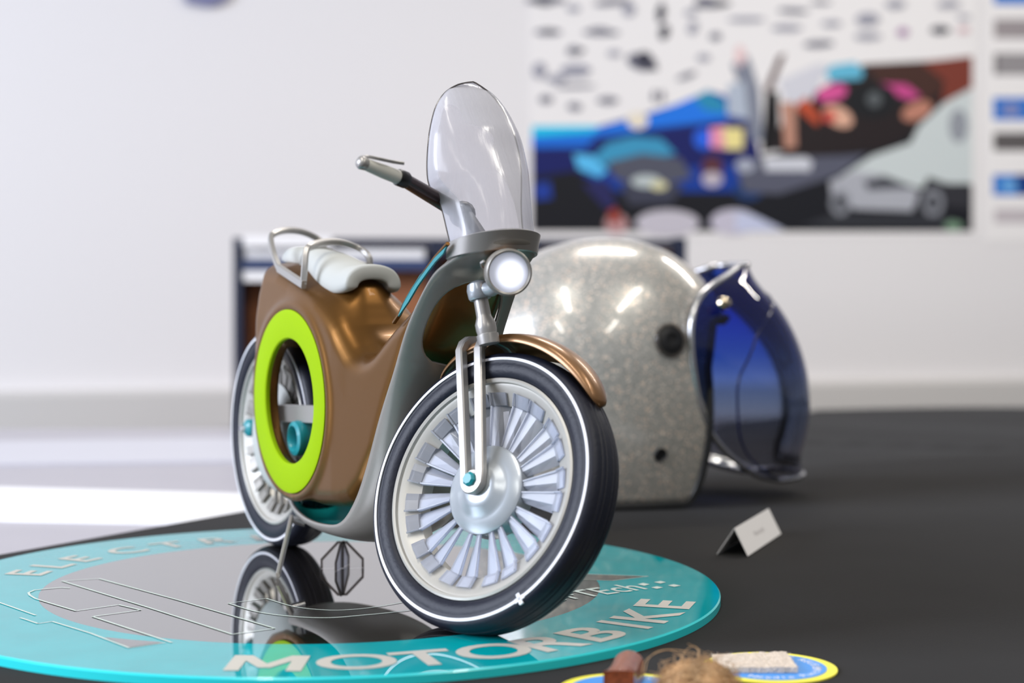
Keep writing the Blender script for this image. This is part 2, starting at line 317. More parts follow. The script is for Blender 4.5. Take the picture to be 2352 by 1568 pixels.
# ---------------------------------------------------------------- black cloth table
def table():
    # top outline, counter-clockwise from near left
    d=V([.143,.24]); d=d/np.linalg.norm(d)
    a=V([-.374,1.21])-d*1.3; x2=1.6
    t=0
    P0=V([-.374,1.21]); # intersection with wall line
    # P0+d*t : y = wallxy(x)-.03
    t=(wallxy(P0[0])-.035-P0[1])/(d[1]-d[0]*math.tan(WY)); b=P0+d*t
    c=V([x2,wallxy(x2)-.035]); e=V([x2,-.1]); f=V([a[0],-.1])
    N=150; G=[]
    us=np.linspace(0,1,N); 
    L=[f+(a-f)*0, a,b]
    def left(y):  # x of left edge at y
        return np.where(y<a[1],a[0],P0[0]+(y-P0[1])*d[0]/d[1])
    ymax=b[1]
    rows=[]
    for u in us:
        row=[]
        for v in us:
            # v: along depth from front to the back; u: from left edge to right
            yb=a[1]+( -.1-a[1])*(1-v) if False else None
            y=-.1+(b[1]+.1)*v if v<1 else b[1]
            xl=float(left(y)); x=xl+(x2-xl)*u
            yy=y+(wallxy(x)-wallxy(xl))*v*.999 if v>0 else y
            row.append((x,yy,0))
        rows.append(row)
    G=np.array(rows)
    X,Y=G[...,0],G[...,1]
    # soft folds in the cloth, away from the disc and the things on it
    w=np.clip((Y-1.65)/.35,0,1)*np.clip((X-.15)/.2,0,1)
    fold=lambda ax,ay,ang,wd,h:(h*np.exp(-(((X-ax)*math.sin(ang)-(Y-ay)*math.cos(ang))/wd)**2))
    Z=w*(fold(.62,2.02,math.radians(-14),.012,.006)+fold(.5,1.9,math.radians(25),.03,.003)+.0018*np.sin(9*X+4*np.sin(3*Y)+6*Y))
    G[...,2]=Z
    v,fc=grid(G)
    # hem hanging over the left edge and the front
    side=[[G[0,j]+V([-.004*k,0,-.028*k]) for j in range(N)] for k in (0,.35,1,6,14)]
    side=np.array(side); side[1,:,2]=G[0,:,2]-.002
    v2,f2=grid(side)
    fr=np.array([[G[i,0]+V([0,-.004*k,-.03*k]) for i in range(N)] for k in (0,.3,1,8,14)]); v3,f3=grid(fr)
    r=empty('covered_table',(.4,1.2,-.75))
    V_,F_=join([(v,fc),(v2,f2),(v3,f3)])
    o=obj('tablecloth',V_,F_,M['cloth'],r,sharp=60)
    obj('table_top',*prism([V([*a,-.006])+V([.02,0,0]),V([*f,-.006])+V([.02,.02,0]),V([*e,-.006])+V([0,.02,0]),V([*c,-.006])-V([0,.02,0]),V([*b,-.006])-V([0,.03,0])+V([.03,0,0])],(0,0,-.004)),M['desk'],r,smooth=False)
    for x,y in((.3,.0),(1.5,.0),(1.5,2.5),(.75,2.4)): obj('leg',*box((x,y,-.38),(.02,.02,.37)),M['silver'],r,smooth=False)
    tag(r,'table draped in creased black cloth carrying the whole display','table')
table()
# ================================================================ DISC
DC=V([-.1208,1.0646,0]); RO=.2545; RI=.178; TH=.0055
def dpol(r,a,z=TH): a=math.radians(a); return DC+V([r*math.cos(a),r*math.sin(a),z])
disc=empty('display_disc',DC)
mwD=Matrix.Translation(Vector(DC))
obj('clear_sheet',*prism([DC+V([RI*math.cos(t),RI*math.sin(t),0.]) for t in np.linspace(0,2*math.pi,160,endpoint=False)],(0,0,TH-.0002)),M['discdark'],disc,sharp=30)
v,f=lathe([(RI,0),(RO,0),(RO,TH-.0012),(RO-.0008,TH-.0002),(RI,TH-.0002)],mwD,240,closedprof=True)
fmi=[]
for q in f:
    zz=v[q][:,2]; rr=np.hypot(v[q][:,0]-DC[0],v[q][:,1]-DC[1]); fmi.append(0 if zz.min()>TH-.0005 else 1)
obj('ring',v,f,None,disc,mats=[M['teal'],M['tealedge']],fm=fmi,sharp=30)
parts=[]
def ringletter(ch,ang,r0,r1,inward,wsc=1.,bold=.0012):
    h=r1-r0
    if ch=='M': tv=V([(x*1.0*h,y*h,0) for x,y in((0,0),(.0,1),(.24,1),(.5,.46),(.76,1),(1,1),(1,0),(.8,0),(.8,.64),(.58,.2),(.42,.2),(.2,.64),(.2,0))]); tf=[list(range(13))]
    else: tv,tf=textmesh(ch,h/.73,bold); y0,y1=tv[:,1].min(),tv[:,1].max(); tv[:,1]=(tv[:,1]-y0)/(y1-y0)*h
    tv[:,0]=(tv[:,0]-(tv[:,0].min()+tv[:,0].max())/2)*wsc; a=math.radians(ang); out=V([math.cos(a),math.sin(a),0]); tan=V([-math.sin(a),math.cos(a),0])
    if inward: P=DC+out*r1-tv[:,1:2]*out+tv[:,0:1]*tan     # tops towards the centre
    else: P=DC+out*r0+tv[:,1:2]*out-tv[:,0:1]*tan
    P=P+V([0,0,TH+.00005]); parts.append((P,tf))
for ch,a,ws in zip('MOTORBIKE',(-91,-79.3,-70,-60,-50.5,-41.7,-33.7,-25.7,-16.2),(1.15,1.15,1.15,1.15,1.2,1.25,1,1.2,1.2)): ringletter(ch,a,.2062,.2405,True,ws,0.0009)
for ch,a,ws in zip('ELECTRIC',(169.5,160.8,152.6,140.5,130,119.5,111,102),(1.15,)*8): ringletter(ch,a,.1925,.219,False,ws,.0006)
obj('lettering',*join(parts[:9]),M['etch'],disc,smooth=False); obj('lettering',*join(parts[9:]),M['etch'],disc,smooth=False)
parts=[]
def etchline(px,w=.0011,conv=True,closed=False):
    P=V([onz(x,y,TH+.0001) for x,y in px]) if conv else V(px); n=len(P); 
    Pp,N,B=frames(P,closed,up=(0,0,1)); w*=1.4; G=np.stack([Pp+B*w/2,Pp-B*w/2],1); parts.append(grid(G,closeu=closed))
k=.2721
def c6(L): return [(x*k,1200+y*k) for x,y in L]
etchline(c6([(522,490),(1240,710),(1960,940)]));etchline(c6([(1960,940),(2320,890)]),.0008);etchline(c6([(2320,890),(1500,650),(835,470)]));etchline(c6([(835,470),(522,490)]),.0006)
etchline(c6([(590,550),(520,545),(400,555),(290,568),(240,590),(250,610),(300,640),(430,680),(640,742)]));etchline(c6([(640,742),(1000,690)]),.0008);etchline(c6([(1000,690),(1190,735)]));etchline(c6([(1190,735),(780,790)]),.0008);etchline(c6([(780,790),(1450,1010)]))
etchline(c6([(-40,660),(300,780)]));etchline(c6([(170,800),(320,850)]));etchline(c6([(320,850),(440,832)]),.0007);etchline(c6([(440,832),(760,930),(1090,1055)]));etchline(c6([(1090,1055),(1400,1010)]),.0006)
k3=.27636
def c3(L): return [(480+x*k3,1350+y*k3) for x,y in L]
def spl2(L,n=8): return spline([(x,y,0) for x,y in L],n)[:,:2]
etchline(spl2(c3([(475,85),(720,155),(1000,182),(1250,172),(1480,140),(1750,90)])),.0008);etchline(spl2(c3([(160,125),(400,195),(700,235),(1000,245),(1300,222),(1600,192),(1900,150)])),.0010);etchline(c3([(160,125),(475,85)]),.0006)
c1=lambda L:[(1050+x*.27636,1240+y*.27636) for x,y in L]
etchline(c1([(980,278),(1300,288),(1590,300)]),.0006);etchline(c1([(1590,300),(1290,336),(980,326)]),.0006)
lg=[onz(*p,TH+.0001) for p in c1([(1520,366),(1545,354),(1600,366),(1560,378)])]
for q in ([(1500,366),(1545,355),(1600,366),(1555,379)],[(1635,349),(1690,339),(1735,349),(1690,360)],[(1612,393),(1660,383),(1712,393),(1660,404)],[(1752,376),(1800,366),(1858,377),(1805,388)]):
    parts.append((V([onz(*p,TH+.0001) for p in c1(q)]),[[0,1,2,3]]))
obj('logo_lines',*join(parts),M['etchline'],disc,smooth=False)
# small word, following the straight line it is written on
a=onz(1285,1384,TH)[:2]; dr=V([math.cos(math.radians(36)),math.sin(math.radians(36))]); up=V([-dr[1],dr[0]])
tv,tf=textmesh('UrTEch',.034,.0003); tv[:,0]-=tv[:,0].max(); e=onz(1488,1352,TH)[:2]
obj('small_lettering',V([[*(e+dr*x*.75+up*y*.95),TH+.0001] for x,y,_ in tv]),tf,M['etchline'],disc,smooth=False)
P1=[onz(*p,TH+.00002) for p in c1([(980,280),(1560,300),(1290,334),(980,324)])]; P2=[onz(*p,TH+.00002) for p in c6([(240,790),(340,785),(390,830),(450,835),(900,960),(1350,1010),(1090,1050),(440,840),(330,845)])]
P2=[onz(*p,TH+.00002) for p in c6([(880,965),(1150,990),(1380,1008),(1090,1050)])]
v,f=join([(V(P1),[list(range(4))]),(V(P2),[list(range(4))])]); obj('logo_window',v,f,M['discdark'],disc,smooth=False)
tag(disc,'round acrylic sheet with teal printed ring and ELECTRIC MOTORBIKE lettering under the model','disc')

# ================================================================ MOTORBIKE
PSI=math.radians(60); BF=V([math.cos(PSI),-math.sin(PSI),0]); BS=V([-math.sin(PSI),-math.cos(PSI),0]); BO=V([-.168,1.224,TH]); BZ=V([0,0,1.])
mwB=Matrix([[BF[0],-BS[0],0,BO[0]],[BF[1],-BS[1],0,BO[1]],[0,0,1,BO[2]],[0,0,0,1]])
bike=empty('model_motorbike',BO,mwB)
def BP(x,y,w): # pixel on the plane at sideways offset w -> (s,z)
    d=onp(x,y,BO+BS*w,BS)-BO; return V([d@BF,d[2]])
def B3(x,y,w): return onp(x,y,BO+BS*w,BS)
def BW(s,w,z): return BO+BF*s+BS*w+BZ*z
def toW(P): P=np.asarray(P); return BO+P[...,0:1]*BF+P[...,1:2]*BS+P[...,2:3]*BZ   # (s,w,z)
tag(bike,'scale model scooter motorbike with bronze body, lime ring and big fan wheel','model motorbike')
# ---- body shell (signed distance, meshed)
rear=[BP(x,y,.031) for x,y in((600,1050),(592,990),(585,900),(583,820),(584,740),(587,670),(592,632))]
top=[BP(x,y,.026) for x,y in((612,607),(650,612),(690,640))]
notch=spline([(*BP(x,y,.026),0) for x,y in((712,655),(745,682),(780,728),(806,782),(822,808),(842,819),(862,808),(884,778),(908,745))],4)[:,:2]; notch=list(notch)
up_=[BP(x,y,.029) for x,y in((932,704),(966,648),(1000,600),(1030,556))]
front=[V(p) for p in((.302,.204),(.284,.184),(.262,.156),(.239,.122),(.222,.090),(.203,.066),(.186,.053))]
bottom=[BP(x,y,.028) for x,y in((792,1166),(740,1162),(690,1146),(650,1132),(622,1102))]
outline=rear+top+notch+up_+front+bottom
ringc=BP(668,921,.033); 
def bodyf(X,Y,Z):
    d=polysdf(X,Z,outline)
    ww=.0335-.0065*np.clip((X-.16)/.14,0,1)-.004*np.clip((Z-.17)/.04,0,1)*np.clip((.13-X)/.05,0,1)
    f=rext(d,np.abs(Y)-ww,.012)
    # ridge that carries the saddle, with a flaring foot
    rp=[(.045,.150),(.035,.205),(.075,.207),(.11,.203),(.140,.199),(.149,.193),(.155,.181),(.165,.164),(.182,.150),(.18,.12),(.06,.12)]
    f2=rext(polysdf(X,Z,rp),np.abs(Y)-(.0150+.006*np.clip((.195-Z)/.03,0,1)),.0135)
    f=smin(f,f2,.016)
    # valley between the knees
    rp2=[(.165,.12),(.165,.158),(.20,.156),(.235,.175),(.25,.165),(.22,.12)]
    f=smin(f,rext(polysdf(X,Z,rp2),np.abs(Y)-.014,.008),.008)
    # raised lip round the ring
    q=np.sqrt((X-ringc[0])**2+(Z-ringc[1])**2)-.0655; f=smin(f,np.sqrt(q*q+(np.abs(Y)-.0315)**2)-.0030,.005)
    # wheel bay and the side openings
    ax=np.sqrt(X**2+(Z-.0815)**2)-.0925; f=smax(f,-np.maximum(ax,np.abs(Y)-.0235),.003)
    f=smax(f,-np.maximum(np.abs(X+.02)-.034+np.clip((Z-.18)*0,0,1),np.maximum(np.abs(Y)-.0235,Z-.176)),.003)
    ho=np.sqrt((X-ringc[0])**2+(Z-ringc[1])**2)-.0445; f=smax(f,-ho,.002)
    return f
v,f=surfnet(bodyf,(-.005,-.042,.035),(.335,.042,.225),.0017)
body=obj('body_shell',toW(v),f,M['brown'],bike,sharp=75)
# seam line and dashboard panel
# ---- lime ring
mwR=Matrix([[BF[0],0,BS[0],0],[BF[1],0,BS[1],0],[0,1,0,0],[0,0,0,1]]); mwR.translation=Vector(BW(ringc[0],.0325,ringc[1]))
obj('side_ring',*lathe([(.0428,-.001),(.0428,.0016),(.0436,.0024),(.0610,.0034),(.0626,.0028),(.0626,-.001)],mwR,128,closedprof=True),M['lime'],bike)
mwR2=mwR.copy(); mwR2.translation=Vector(BW(ringc[0],-.0325,ringc[1]))
obj('side_ring',*lathe([(.0428,.001),(.0428,-.0016),(.0626,-.0028),(.0626,.001)],mwR2,96,closedprof=True),M['lime'],bike)
# ---- leg shield / footboard "canoe"
E=[(.030,.0470),(.074,.0425),(.113,.0375),(.149,.0370),(.180,.0420),(.200,.0570),(.216,.079),(.235,.113),(.253,.141),(.271,.171),(.294,.198),(.308,.2085),(.3090,.2175)]
K=[(.034,.0440),(.078,.0295),(.115,.0262),(.155,.0255),(.190,.0290),(.220,.0420),(.238,.068),(.250,.105),(.262,.138),(.277,.168),(.301,.197),(.335,.2140),(.3400,.2250)]
Wd=[.010,.027,.034,.0355,.036,.0355,.035,.0345,.034,.033,.030,.026,.026]
nU=10; Es=spline([(a,b,w) for (a,b),w in zip(E,Wd)],nU); Ks=spline([(a,b,0) for a,b in K],nU); nu=len(Es)
def shieldpt(i,phi):
    e=Es[i]; kk=Ks[i]; w=e[2]*math.sin(phi); c=math.cos(phi)**.85 if math.cos(phi)>0 else 0
    return (e[0]+(kk[0]-e[0])*c,w,e[1]+(kk[1]-e[1])*c)
u0,u1=8.2*nU,9.95*nU
rows=[];nv=15
for i in range(nu):
    t=(i-(u0+u1)/2)/((u1-u0)/2); ph=math.radians(46)*(1-abs(t)**2.6)**.5 if abs(t)<1 else 0
    rows.append((ph,[shieldpt(i,ph+(math.pi/2-ph)*j/nv) for j in range(nv+1)],[shieldpt(i,-(ph+(math.pi/2-ph)*j/nv)) for j in range(nv+1)]))
va,fa=grid(np.array([r[1] for r in rows])); vb,fb=grid(np.array([r[2] for r in rows]))
v,f=join([(toW(va),fa),(toW(vb),fb)])
import bmesh
def weld(v,f,d=1e-5):
    bm=bmesh.new(); vs_=[bm.verts.new(p) for p in v]
    for q in f:
        try: bm.faces.new([vs_[i] for i in q])
        except ValueError: pass
    bmesh.ops.remove_doubles(bm,verts=bm.verts,dist=d); bm.verts.ensure_lookup_table(); bm.verts.index_update()
    V_=V([tuple(x.co) for x in bm.verts]); F_=[[x.index for x in q.verts] for q in bm.faces]; bm.free(); return V_,F_
v,f=weld(v,f)
sh=obj('leg_shield',v,f,None,bike,mats=[M['silverd'],mat('teal_lining',(28,190,192),.4),M['silver']],sharp=60,solid=(.0024,-1,1,2))
bd=[]
for q in np.linspace(-90,90,41):
    a_=math.radians(q); lo_=V(shieldpt(11*nU,a_)); hi_=V(shieldpt(12*nU,a_)); m_=V([.306,0,lo_[2]]); o1=lo_-m_; o1[2]=0; o1/=np.linalg.norm(o1)
    bd.append([lo_+o1*.0004-V([0,0,.0006]),lo_+o1*.0016,hi_+o1*.0016,hi_+o1*.0004+V([0,0,.0004]),hi_-o1*.001,lo_-o1*.001])
v,f=grid(toW(np.array(bd)),closev=True); f+=[[0,1,2,3,4,5],[len(v)-6+i for i in range(6)][::-1]]
obj('collar_band',v,f,M['silver'],bike,sharp=35)
# ---- teal dash sliver on the near side with its bronze border
P=[B3(x,y,.0305) for x,y in((1029,566),(1022,582),(1003,602),(984,627),(962,658),(941,694),(918,727),(926,702),(945,668),(968,632),(998,596))]
obj('side_trim',*sweep(V([B3(x,y,.0305) for x,y in((905,741),(918,722),(930,696),(950,662),(972,630),(1000,592),(1029,559))]),rrect(.0009,.0012)),M['brown'],bike)
obj('side_inlay',*prism(P,BS*.0012),M['tealpaint'],bike,smooth=False)
# ---- saddle
st=[(.020,.0115,.209,.2205),(.035,.0125,.208,.2210),(.054,.0130,.206,.2200),(.070,.0150,.203,.2185),(.087,.0180,.199,.2165),(.103,.0208,.194,.2130),(.119,.0222,.189,.2090),(.134,.0224,.1865,.2065),(.147,.0220,.1875,.2075),(.154,.0205,.190,.2065)]
stn=spline([(a,b,c) for a,b,c,_ in st],3); zt=spline([(a,d,0) for a,_,_,d in st],3)[:,1]
rings=[]
for (s,hw,zb),z1 in zip(stn,zt):
    t=.0062+.0035*min(1,max(0,(s-.08)/.05))
    o=[];inn=[]
    for j in range(13):
        a=math.pi*j/12; o.append((s,hw*math.copysign(abs(math.cos(a))**.8,math.cos(a)),zb+(z1-zb)*math.sin(a)**.75))
        h2=hw-t; inn.append((s,h2*math.copysign(abs(math.cos(a))**.8,math.cos(a)),zb+.0015+(max(z1-zb-t-.0015,.001))*math.sin(a)**.75))
    rings.append(o+inn[::-1])
v,f=grid(np.array(rings),closev=True); k=26; n=len(rings)
for base in (0,(n-1)*k):
    for j in range(12): f.append([base+j,base+j+1,base+k-2-j,base+k-1-j])
seat=obj('saddle',toW(v),f,M['seat'],bike,sub=1)
# rear end plug and strap
i0=[j for j in range(len(stn)) if stn[j][0]>.064][0]
s_,hw_,zb_=stn[i0]; z_=zt[i0]
P=[(s_,(hw_+.0004)*math.copysign(abs(math.cos(a))**.8,math.cos(a)),zb_+(z_-zb_+.0004)*math.sin(a)**.75) for a in np.linspace(0.1,math.pi-.1,24)]
obj('seat_strap',*sweep(toW(P),rrect(.0007,.0016),up=BF*0+V([0,0,1])),M['strap'],seat)
# ---- rack: two arches and the bars between their feet
def arch(pts): return spline([B3(x,y,w) for x,y,w in pts],6)
A1=arch([(642,617,.031),(629,585,.030),(622,550,.028),(629,537,.024),(658,529,.010),(692,532,-.006),(724,545,-.020),(741,560,-.025),(746,585,-.026)])
A2=arch([(697,653,.031),(700,610,.030),(703,578,.028),(712,565,.024),(742,556,.010),(782,556,-.006),(822,569,-.020),(846,588,-.025),(850,612,-.026)])
for A in (A1,A2): obj('rack_arch',*sweep(A,rrect(.0021,.0019)),M['silver'],bike)
obj('rack_bar',*sweep(V([B3(641,616,.0315),B3(669,635,.0315),B3(698,654,.0315)]),rrect(.0028,.0018)),M['silver'],bike)
obj('rack_bar',*sweep(V([A1[-1],A2[-1]]),rrect(.0022,.0018)),M['silver'],bike)
# ================================================================ wheels
def wheel(name,mw,root,plus=None,bm=None):
    rimp=[(.0645,.0100),(.0645,.0116),(.0632,.0122),(.0620,.0116),(.0616,.0098),(.0602,.0094),(.0570,.0072),(.0525,.0045),(.0500,.0030),(.0500,-.0060),(.0560,-.0080),(.0645,-.0100)]
    w=obj(name,*lathe(rimp,mw,128,closedprof=True),M['rim'],root,mw=mw)
    tp=[(.0642,-.0095),(.0642,.0102),(.0655,.0122),(.0690,.0136),(.0725,.0134),(.0742,.0128),(.0750,.0132),(.0772,.0130),(.0790,.0118),(.0803,.0092),(.0808,.0072),(.0800,.0066),(.0810,.0058),(.0811,.0036),(.0803,.0030),(.0812,.0024),(.0812,-.0024),(.0803,-.0030),(.0811,-.0036),(.0810,-.0058),(.0800,-.0066),(.0808,-.0072),(.0803,-.0092),(.0790,-.0118),(.0772,-.0130),(.0725,-.0134),(.0690,-.0136),(.0655,-.0122)]
    obj('tire',*lathe(tp,mw,160,closedprof=True),M['tireside'],w,mw=mw,sharp=50)
    sp=[(.0748,.0126),(.0748,.0137),(.0764,.0137),(.0764,.0126)]
    if plus is None: vf=lathe(sp,mw,160,closedprof=True)
    else:
        g=math.radians(2.6); a=lathe(sp,mw,160,plus+g,plus+2*math.pi-g,closedprof=True)
        A=np.array(mw); bx=[]
        c=V([.0757*math.cos(plus),.0757*math.sin(plus),.0132]); er=V([math.cos(plus),math.sin(plus),0]); et=V([-math.sin(plus),math.cos(plus),0])
        for h in((.0033,.0011),(.0011,.0033)):
            vv=V([c+er*h[0]*p+et*h[1]*q+V([0,0,.0006])*r for p in(-1,1) for q in(-1,1) for r in(-1,1)])@A[:3,:3].T+A[:3,3]
            bx.append((vv,box((0,0,0),(1,1,1))[1]))
        vf=join([a]+bx)
    obj('white_stripe',*vf,M['white'],w,mw=mw)
    hp=[(0,.0135),(.009,.0133),(.0125,.0120),(.0160,.0095),(.0185,.0085),(.0240,.0072),(.0258,.0058),(.0262,.0030),(.0262,-.0060),(.020,-.0085),(0,-.0095)]
    hub=obj('hub',*lathe(hp,mw,96),M['hub'],w,mw=mw)
    # fan blades, in pairs
    A=np.array(mw); proto=None
    for g in range(11):
        for s in (-.5,.5):
            a=math.radians(g*360/11+s*14+4)
            R=Matrix.Rotation(a,4,'Z'); mb=mw@R
            if proto is None:
                secs=[(.0255,.0028),(.036,.0042),(.0495,.0059)]
                P=[]
                for r,h in secs: P.append([(r,-h,.0015),(r,-h*.2,.0046),(r,h,.0052),(r,h,.0042),(r,-h*.1,.0036),(r,-h,.0005)])
                for r,h in((.0498,.0050),(.0565,.0053)): P.append([(r,-h,.0050+(r-.0498)*.55),(r,-h*.2,.0056+(r-.0498)*.55),(r,h,.0056+(r-.0498)*.55),(r,h,.0040+(r-.0498)*.55),(r,0,.0035+(r-.0498)*.55),(r,-h,.0035+(r-.0498)*.55)])
                v,f=grid(np.array(P),closev=True); kk=6; f.append([0,1,2,3,4,5][::-1]); f.append([len(v)-6+i for i in range(6)])
                # weight: raised ridge along one edge
                rd=sweep(V([(.0262,.0022,.0052),(.0495,.0052,.0062),(.0500,.0054,.0068),(.0566,.0056,.0098)]),rrect(.0005,.0005))
                v,f=join([(v,f),rd]); Mb=np.array(mb); v=v@Mb[:3,:3].T+Mb[:3,3]
                proto=obj('fan_blade',v,f,bm or M['blade'],w,mw=mb,smooth=False)
            else:
                c=proto.copy(); COL.objects.link(c); c.parent=w; c.matrix_parent_inverse=Matrix.Identity(4); c.matrix_basis=WM[w.name].inverted()@mb; WM[c.name]=mb.copy()
    return w
# front wheel: fitted circle
fy,fl=math.radians(40.09),math.radians(20.2)
wn=V([-math.sin(fy)*math.cos(fl),-math.cos(fy)*math.cos(fl),math.sin(fl)])
wf=V([math.cos(fy),-math.sin(fy),0]); wu=np.cross(wn,wf); wu=wu if wu[2]>0 else -wu
FC=_C+(V([-.0194,.9477,.0836])-_C)*.978-wn*.0127
def frame(f_,u_,n_,c): return Matrix([[f_[0],u_[0],n_[0],c[0]],[f_[1],u_[1],n_[1],c[1]],[f_[2],u_[2],n_[2],c[2]],[0,0,0,1]])
mwF=frame(wf,wu,wn,FC)
def WPt(x,y,z): d=onp(x,y,FC+wn*z,wn)-FC; return V([d@wf,d@wu])
pl=WPt(1192,1371,.0133); plusang=math.atan2(pl[1],pl[0])
fw=wheel('front_wheel',mwF,bike,plus=plusang)
RC=BW(0,0,.0815-.0005); mwRw=frame(BF,BZ,BS,RC); rw=wheel('rear_wheel',mwRw,bike,bm=M['silverd'])
def wloc(mw,P): A=np.array(mw); return np.asarray(P,float)@A[:3,:3].T+A[:3,3]
# rear wheel hub dome and bolt
obj('hub_cover',*lathe([(0,.0185),(.010,.0180),(.022,.0165),(.033,.0130),(.038,.0095),(.040,.0070)],mwRw,72),M['seat'],rw)
# ---- fork straps
zs=.0165
ta,tb=WPt(1101,802,zs),WPt(1105,1100,zs); la,lb=WPt(1059,806,zs),WPt(1071,1100,zs); bt=WPt(1086,1140,zs)
def strap(a,b,side):
    return None
yb=min(tb[1],lb[1]); 
loop=[(ta[0],ta[1]),(tb[0],tb[1])]
c0=(tb+lb)/2; hr=abs(tb[0]-lb[0])/2
arcp=[V([c0[0]+hr*math.cos(t),c0[1]-hr*1.15*math.sin(t)]) for t in np.linspace(0,math.pi,13)]
def onface(P,z): return [(p[0],p[1],z) for p in P]
for side in (1,-1):
    z=zs*side
    near=[ta+(tb-ta)*t for t in(0,.25,.5,.75,.95)]+arcp[1:-1]+[lb+(la-lb)*t for t in(.05,.25,.5,.75,1)]
    P=onface(near,z)
    hd=[(ta[0],ta[1]+.010,0),(ta[0],ta[1]+.0098,z*.35),(ta[0],ta[1]+.0075,z*.75),(ta[0],ta[1]+.004,z*.95)]
    tl_=[(la[0],la[1]+.004,z*.95),(la[0],la[1]+.0075,z*.75),(la[0],la[1]+.0098,z*.35),(la[0],la[1]+.010,0)]
    path=wloc(mwF,hd+P+tl_)
    up=wf*0
    Pp=path; n=len(Pp)
    # section: wide along the wheel plane, deep along the axle
    obj('fork_strap',*sweep(Pp,rrect(.0028,.0027,.0008),up=None),M['silver'],bike)
bc=wloc(mwF,[(c0[0],c0[1]-.001,0)])[0]
mwBo=mwF.copy(); mwBo.translation=Vector(bc)
obj('axle_boss',*lathe([(0,.0180),(.0062,.0180),(.0070,.0172),(.0072,.0150),(.0066,.0120),(.0066,-.0180),(0,-.0180)],mwBo,40),M['silverd'],bike)
obj('axle_bolt',*lathe([(0,.0222),(.0030,.0222),(.0042,.0210),(.0042,.0180),(0,.0180)],mwBo,8),M['tealpaint'],bike,smooth=False)
# ---- steering stem with knob
pb=wloc(mwF,[((ta[0]+la[0])/2+.003,ta[1]+.009,0)])[0]; pb=ond(1122,782,.946); pk=ond(1101,672,.951)
ax=(pk-pb)/np.linalg.norm(pk-pb); L=np.linalg.norm(pk-pb)
Zt=Vector(ax).to_track_quat('Z','X').to_matrix().to_4x4(); Zt.translation=Vector(pb)
obj('steering_stem',*lathe([(0,-.002),(.0062,-.002),(.0064,.002),(.0064,.0035),(.0056,.004),(.0060,.0065),(.0060,.010),(.0044,.014),(.0043,L*.55),(.0041,L-.001),(.0,L-.001)],Zt,40),M['silver'],bike)
Zk=Zt.copy(); obj('stem_cap',*lathe([(0,L-.004),(.0060,L-.004),(.0068,L-.0025),(.0070,L+.002),(.0062,L+.0052),(.0035,L+.0068),(0,L+.007)],Zk,40),M['hub'],bike)
q=ond(1130,664,pk[1]-.006); obj('lamp_bracket',*tube(V([pk+ax*.002,q,ond(1150,650,pk[1]-.014)]),.0042,n=14),M['hub'],bike)
# ---- front fender
fa0=WPt(1002,866,.004); fa1=WPt(1398,918,0.0); a0=math.atan2(fa0[1],fa0[0]); a1=math.atan2(fa1[1],fa1[0])
G=[]
for i in range(49):
    t=i/48; a=a0+(a1-a0)*t; tp=(math.sin(math.pi*min(1,max(0,(t*1.0)))) )**.42 if 0<t<1 else 0
    hw=.0004+.0172*tp; rr=.0822+.0022*tp; row=[]
    for j in range(13):
        b=-1+2*j/12; r=rr+.0085*tp*(1-b*b)**.5; row.append((r*math.cos(a),r*math.sin(a),hw*b))
    G.append(row)
v,f=grid(wloc(mwF,np.array(G).reshape(-1,3)).reshape(49,13,3)); obj('fender',v,f,M['fender'],bike,solid=(.0012,0))
# ---- headlight
hc=ond(1167,625,.925); hn=V([.20,-.975,-.04]); hn/=np.linalg.norm(hn); hz=V([0,0,1.])-hn*hn[2]; hz/=np.linalg.norm(hz); hx=np.cross(hz,hn)
mwH=frame(hx,hz,hn,hc)
hl=obj('headlight',*lathe([(.0112,.0010),(.0112,.0024),(.0122,.0032),(.0132,.0022),(.0134,.0),(.0132,-.0035),(.0112,-.0035)],mwH,72,closedprof=True),M['darkbrown'] if 0 else M['silverd'],bike,mw=mwH)
obj('lens',*lathe([(0,.0022),(.006,.0020),(.0113,.0010),(.0113,-.002),(0,-.002)],mwH,64),M['lens'],hl,mw=mwH)
obj('lamp_housing',*lathe([(.0128,-.003),(.0126,-.008),(.0110,-.014),(.0080,-.019),(0,-.021)],mwH,64),M['fender'],hl,mw=mwH)
obj('lamp_clip',*sweep(wloc(mwH,[(-.0135,.0062,-.001),(-.0148,.0050,-.003),(-.0138,.0030,-.007),(-.0120,.0020,-.010)]),rrect(.0007,.0006)),M['silver'],hl,mw=mwH)
obj('lamp_mount',*tube(V([wloc(mwH,[(0,.0115,-.008)])[0],wloc(mwH,[(.001,.019,-.012)])[0]]),.0026),M['tealpaint'],hl)
# ---- windshield
# (photo-left edge px, w there) against (centre line s,z)
WE=[(1036,566,.0245),(1027,530,.0248),(1018,492,.0255),(1008,462,.0265),(992,438,.0295),(983,414,.0320),(981,375,.0325),(984,325,.0310),(990,285,.0285),(1002,243,.0240),(1022,213,.0180),(1048,196,.0110),(1070,190,.0050),(1086,188,.0004)]
E3=[]
for x,y,w in WE: s,z=BP(x,y,w); E3.append((s,w,z))
Kc=[(.3385,.2240),(.3365,.233),(.3335,.242),(.3300,.250),(.3265,.2565),(.3230,.262),(.3165,.273),(.311,.284),(.305,.292),(.298,.301),(.291,.308),(.286,.3115),(.283,.3125),(.279,.313)]
Ee=spline(E3,5); Ke=spline([(a,0,b) for a,b in Kc],5)
Ef=Ee.copy()
for _ in range(160): Ef[1:-1]=(Ef[:-2]+2*Ef[1:-1]+Ef[2:])/4
G=[]
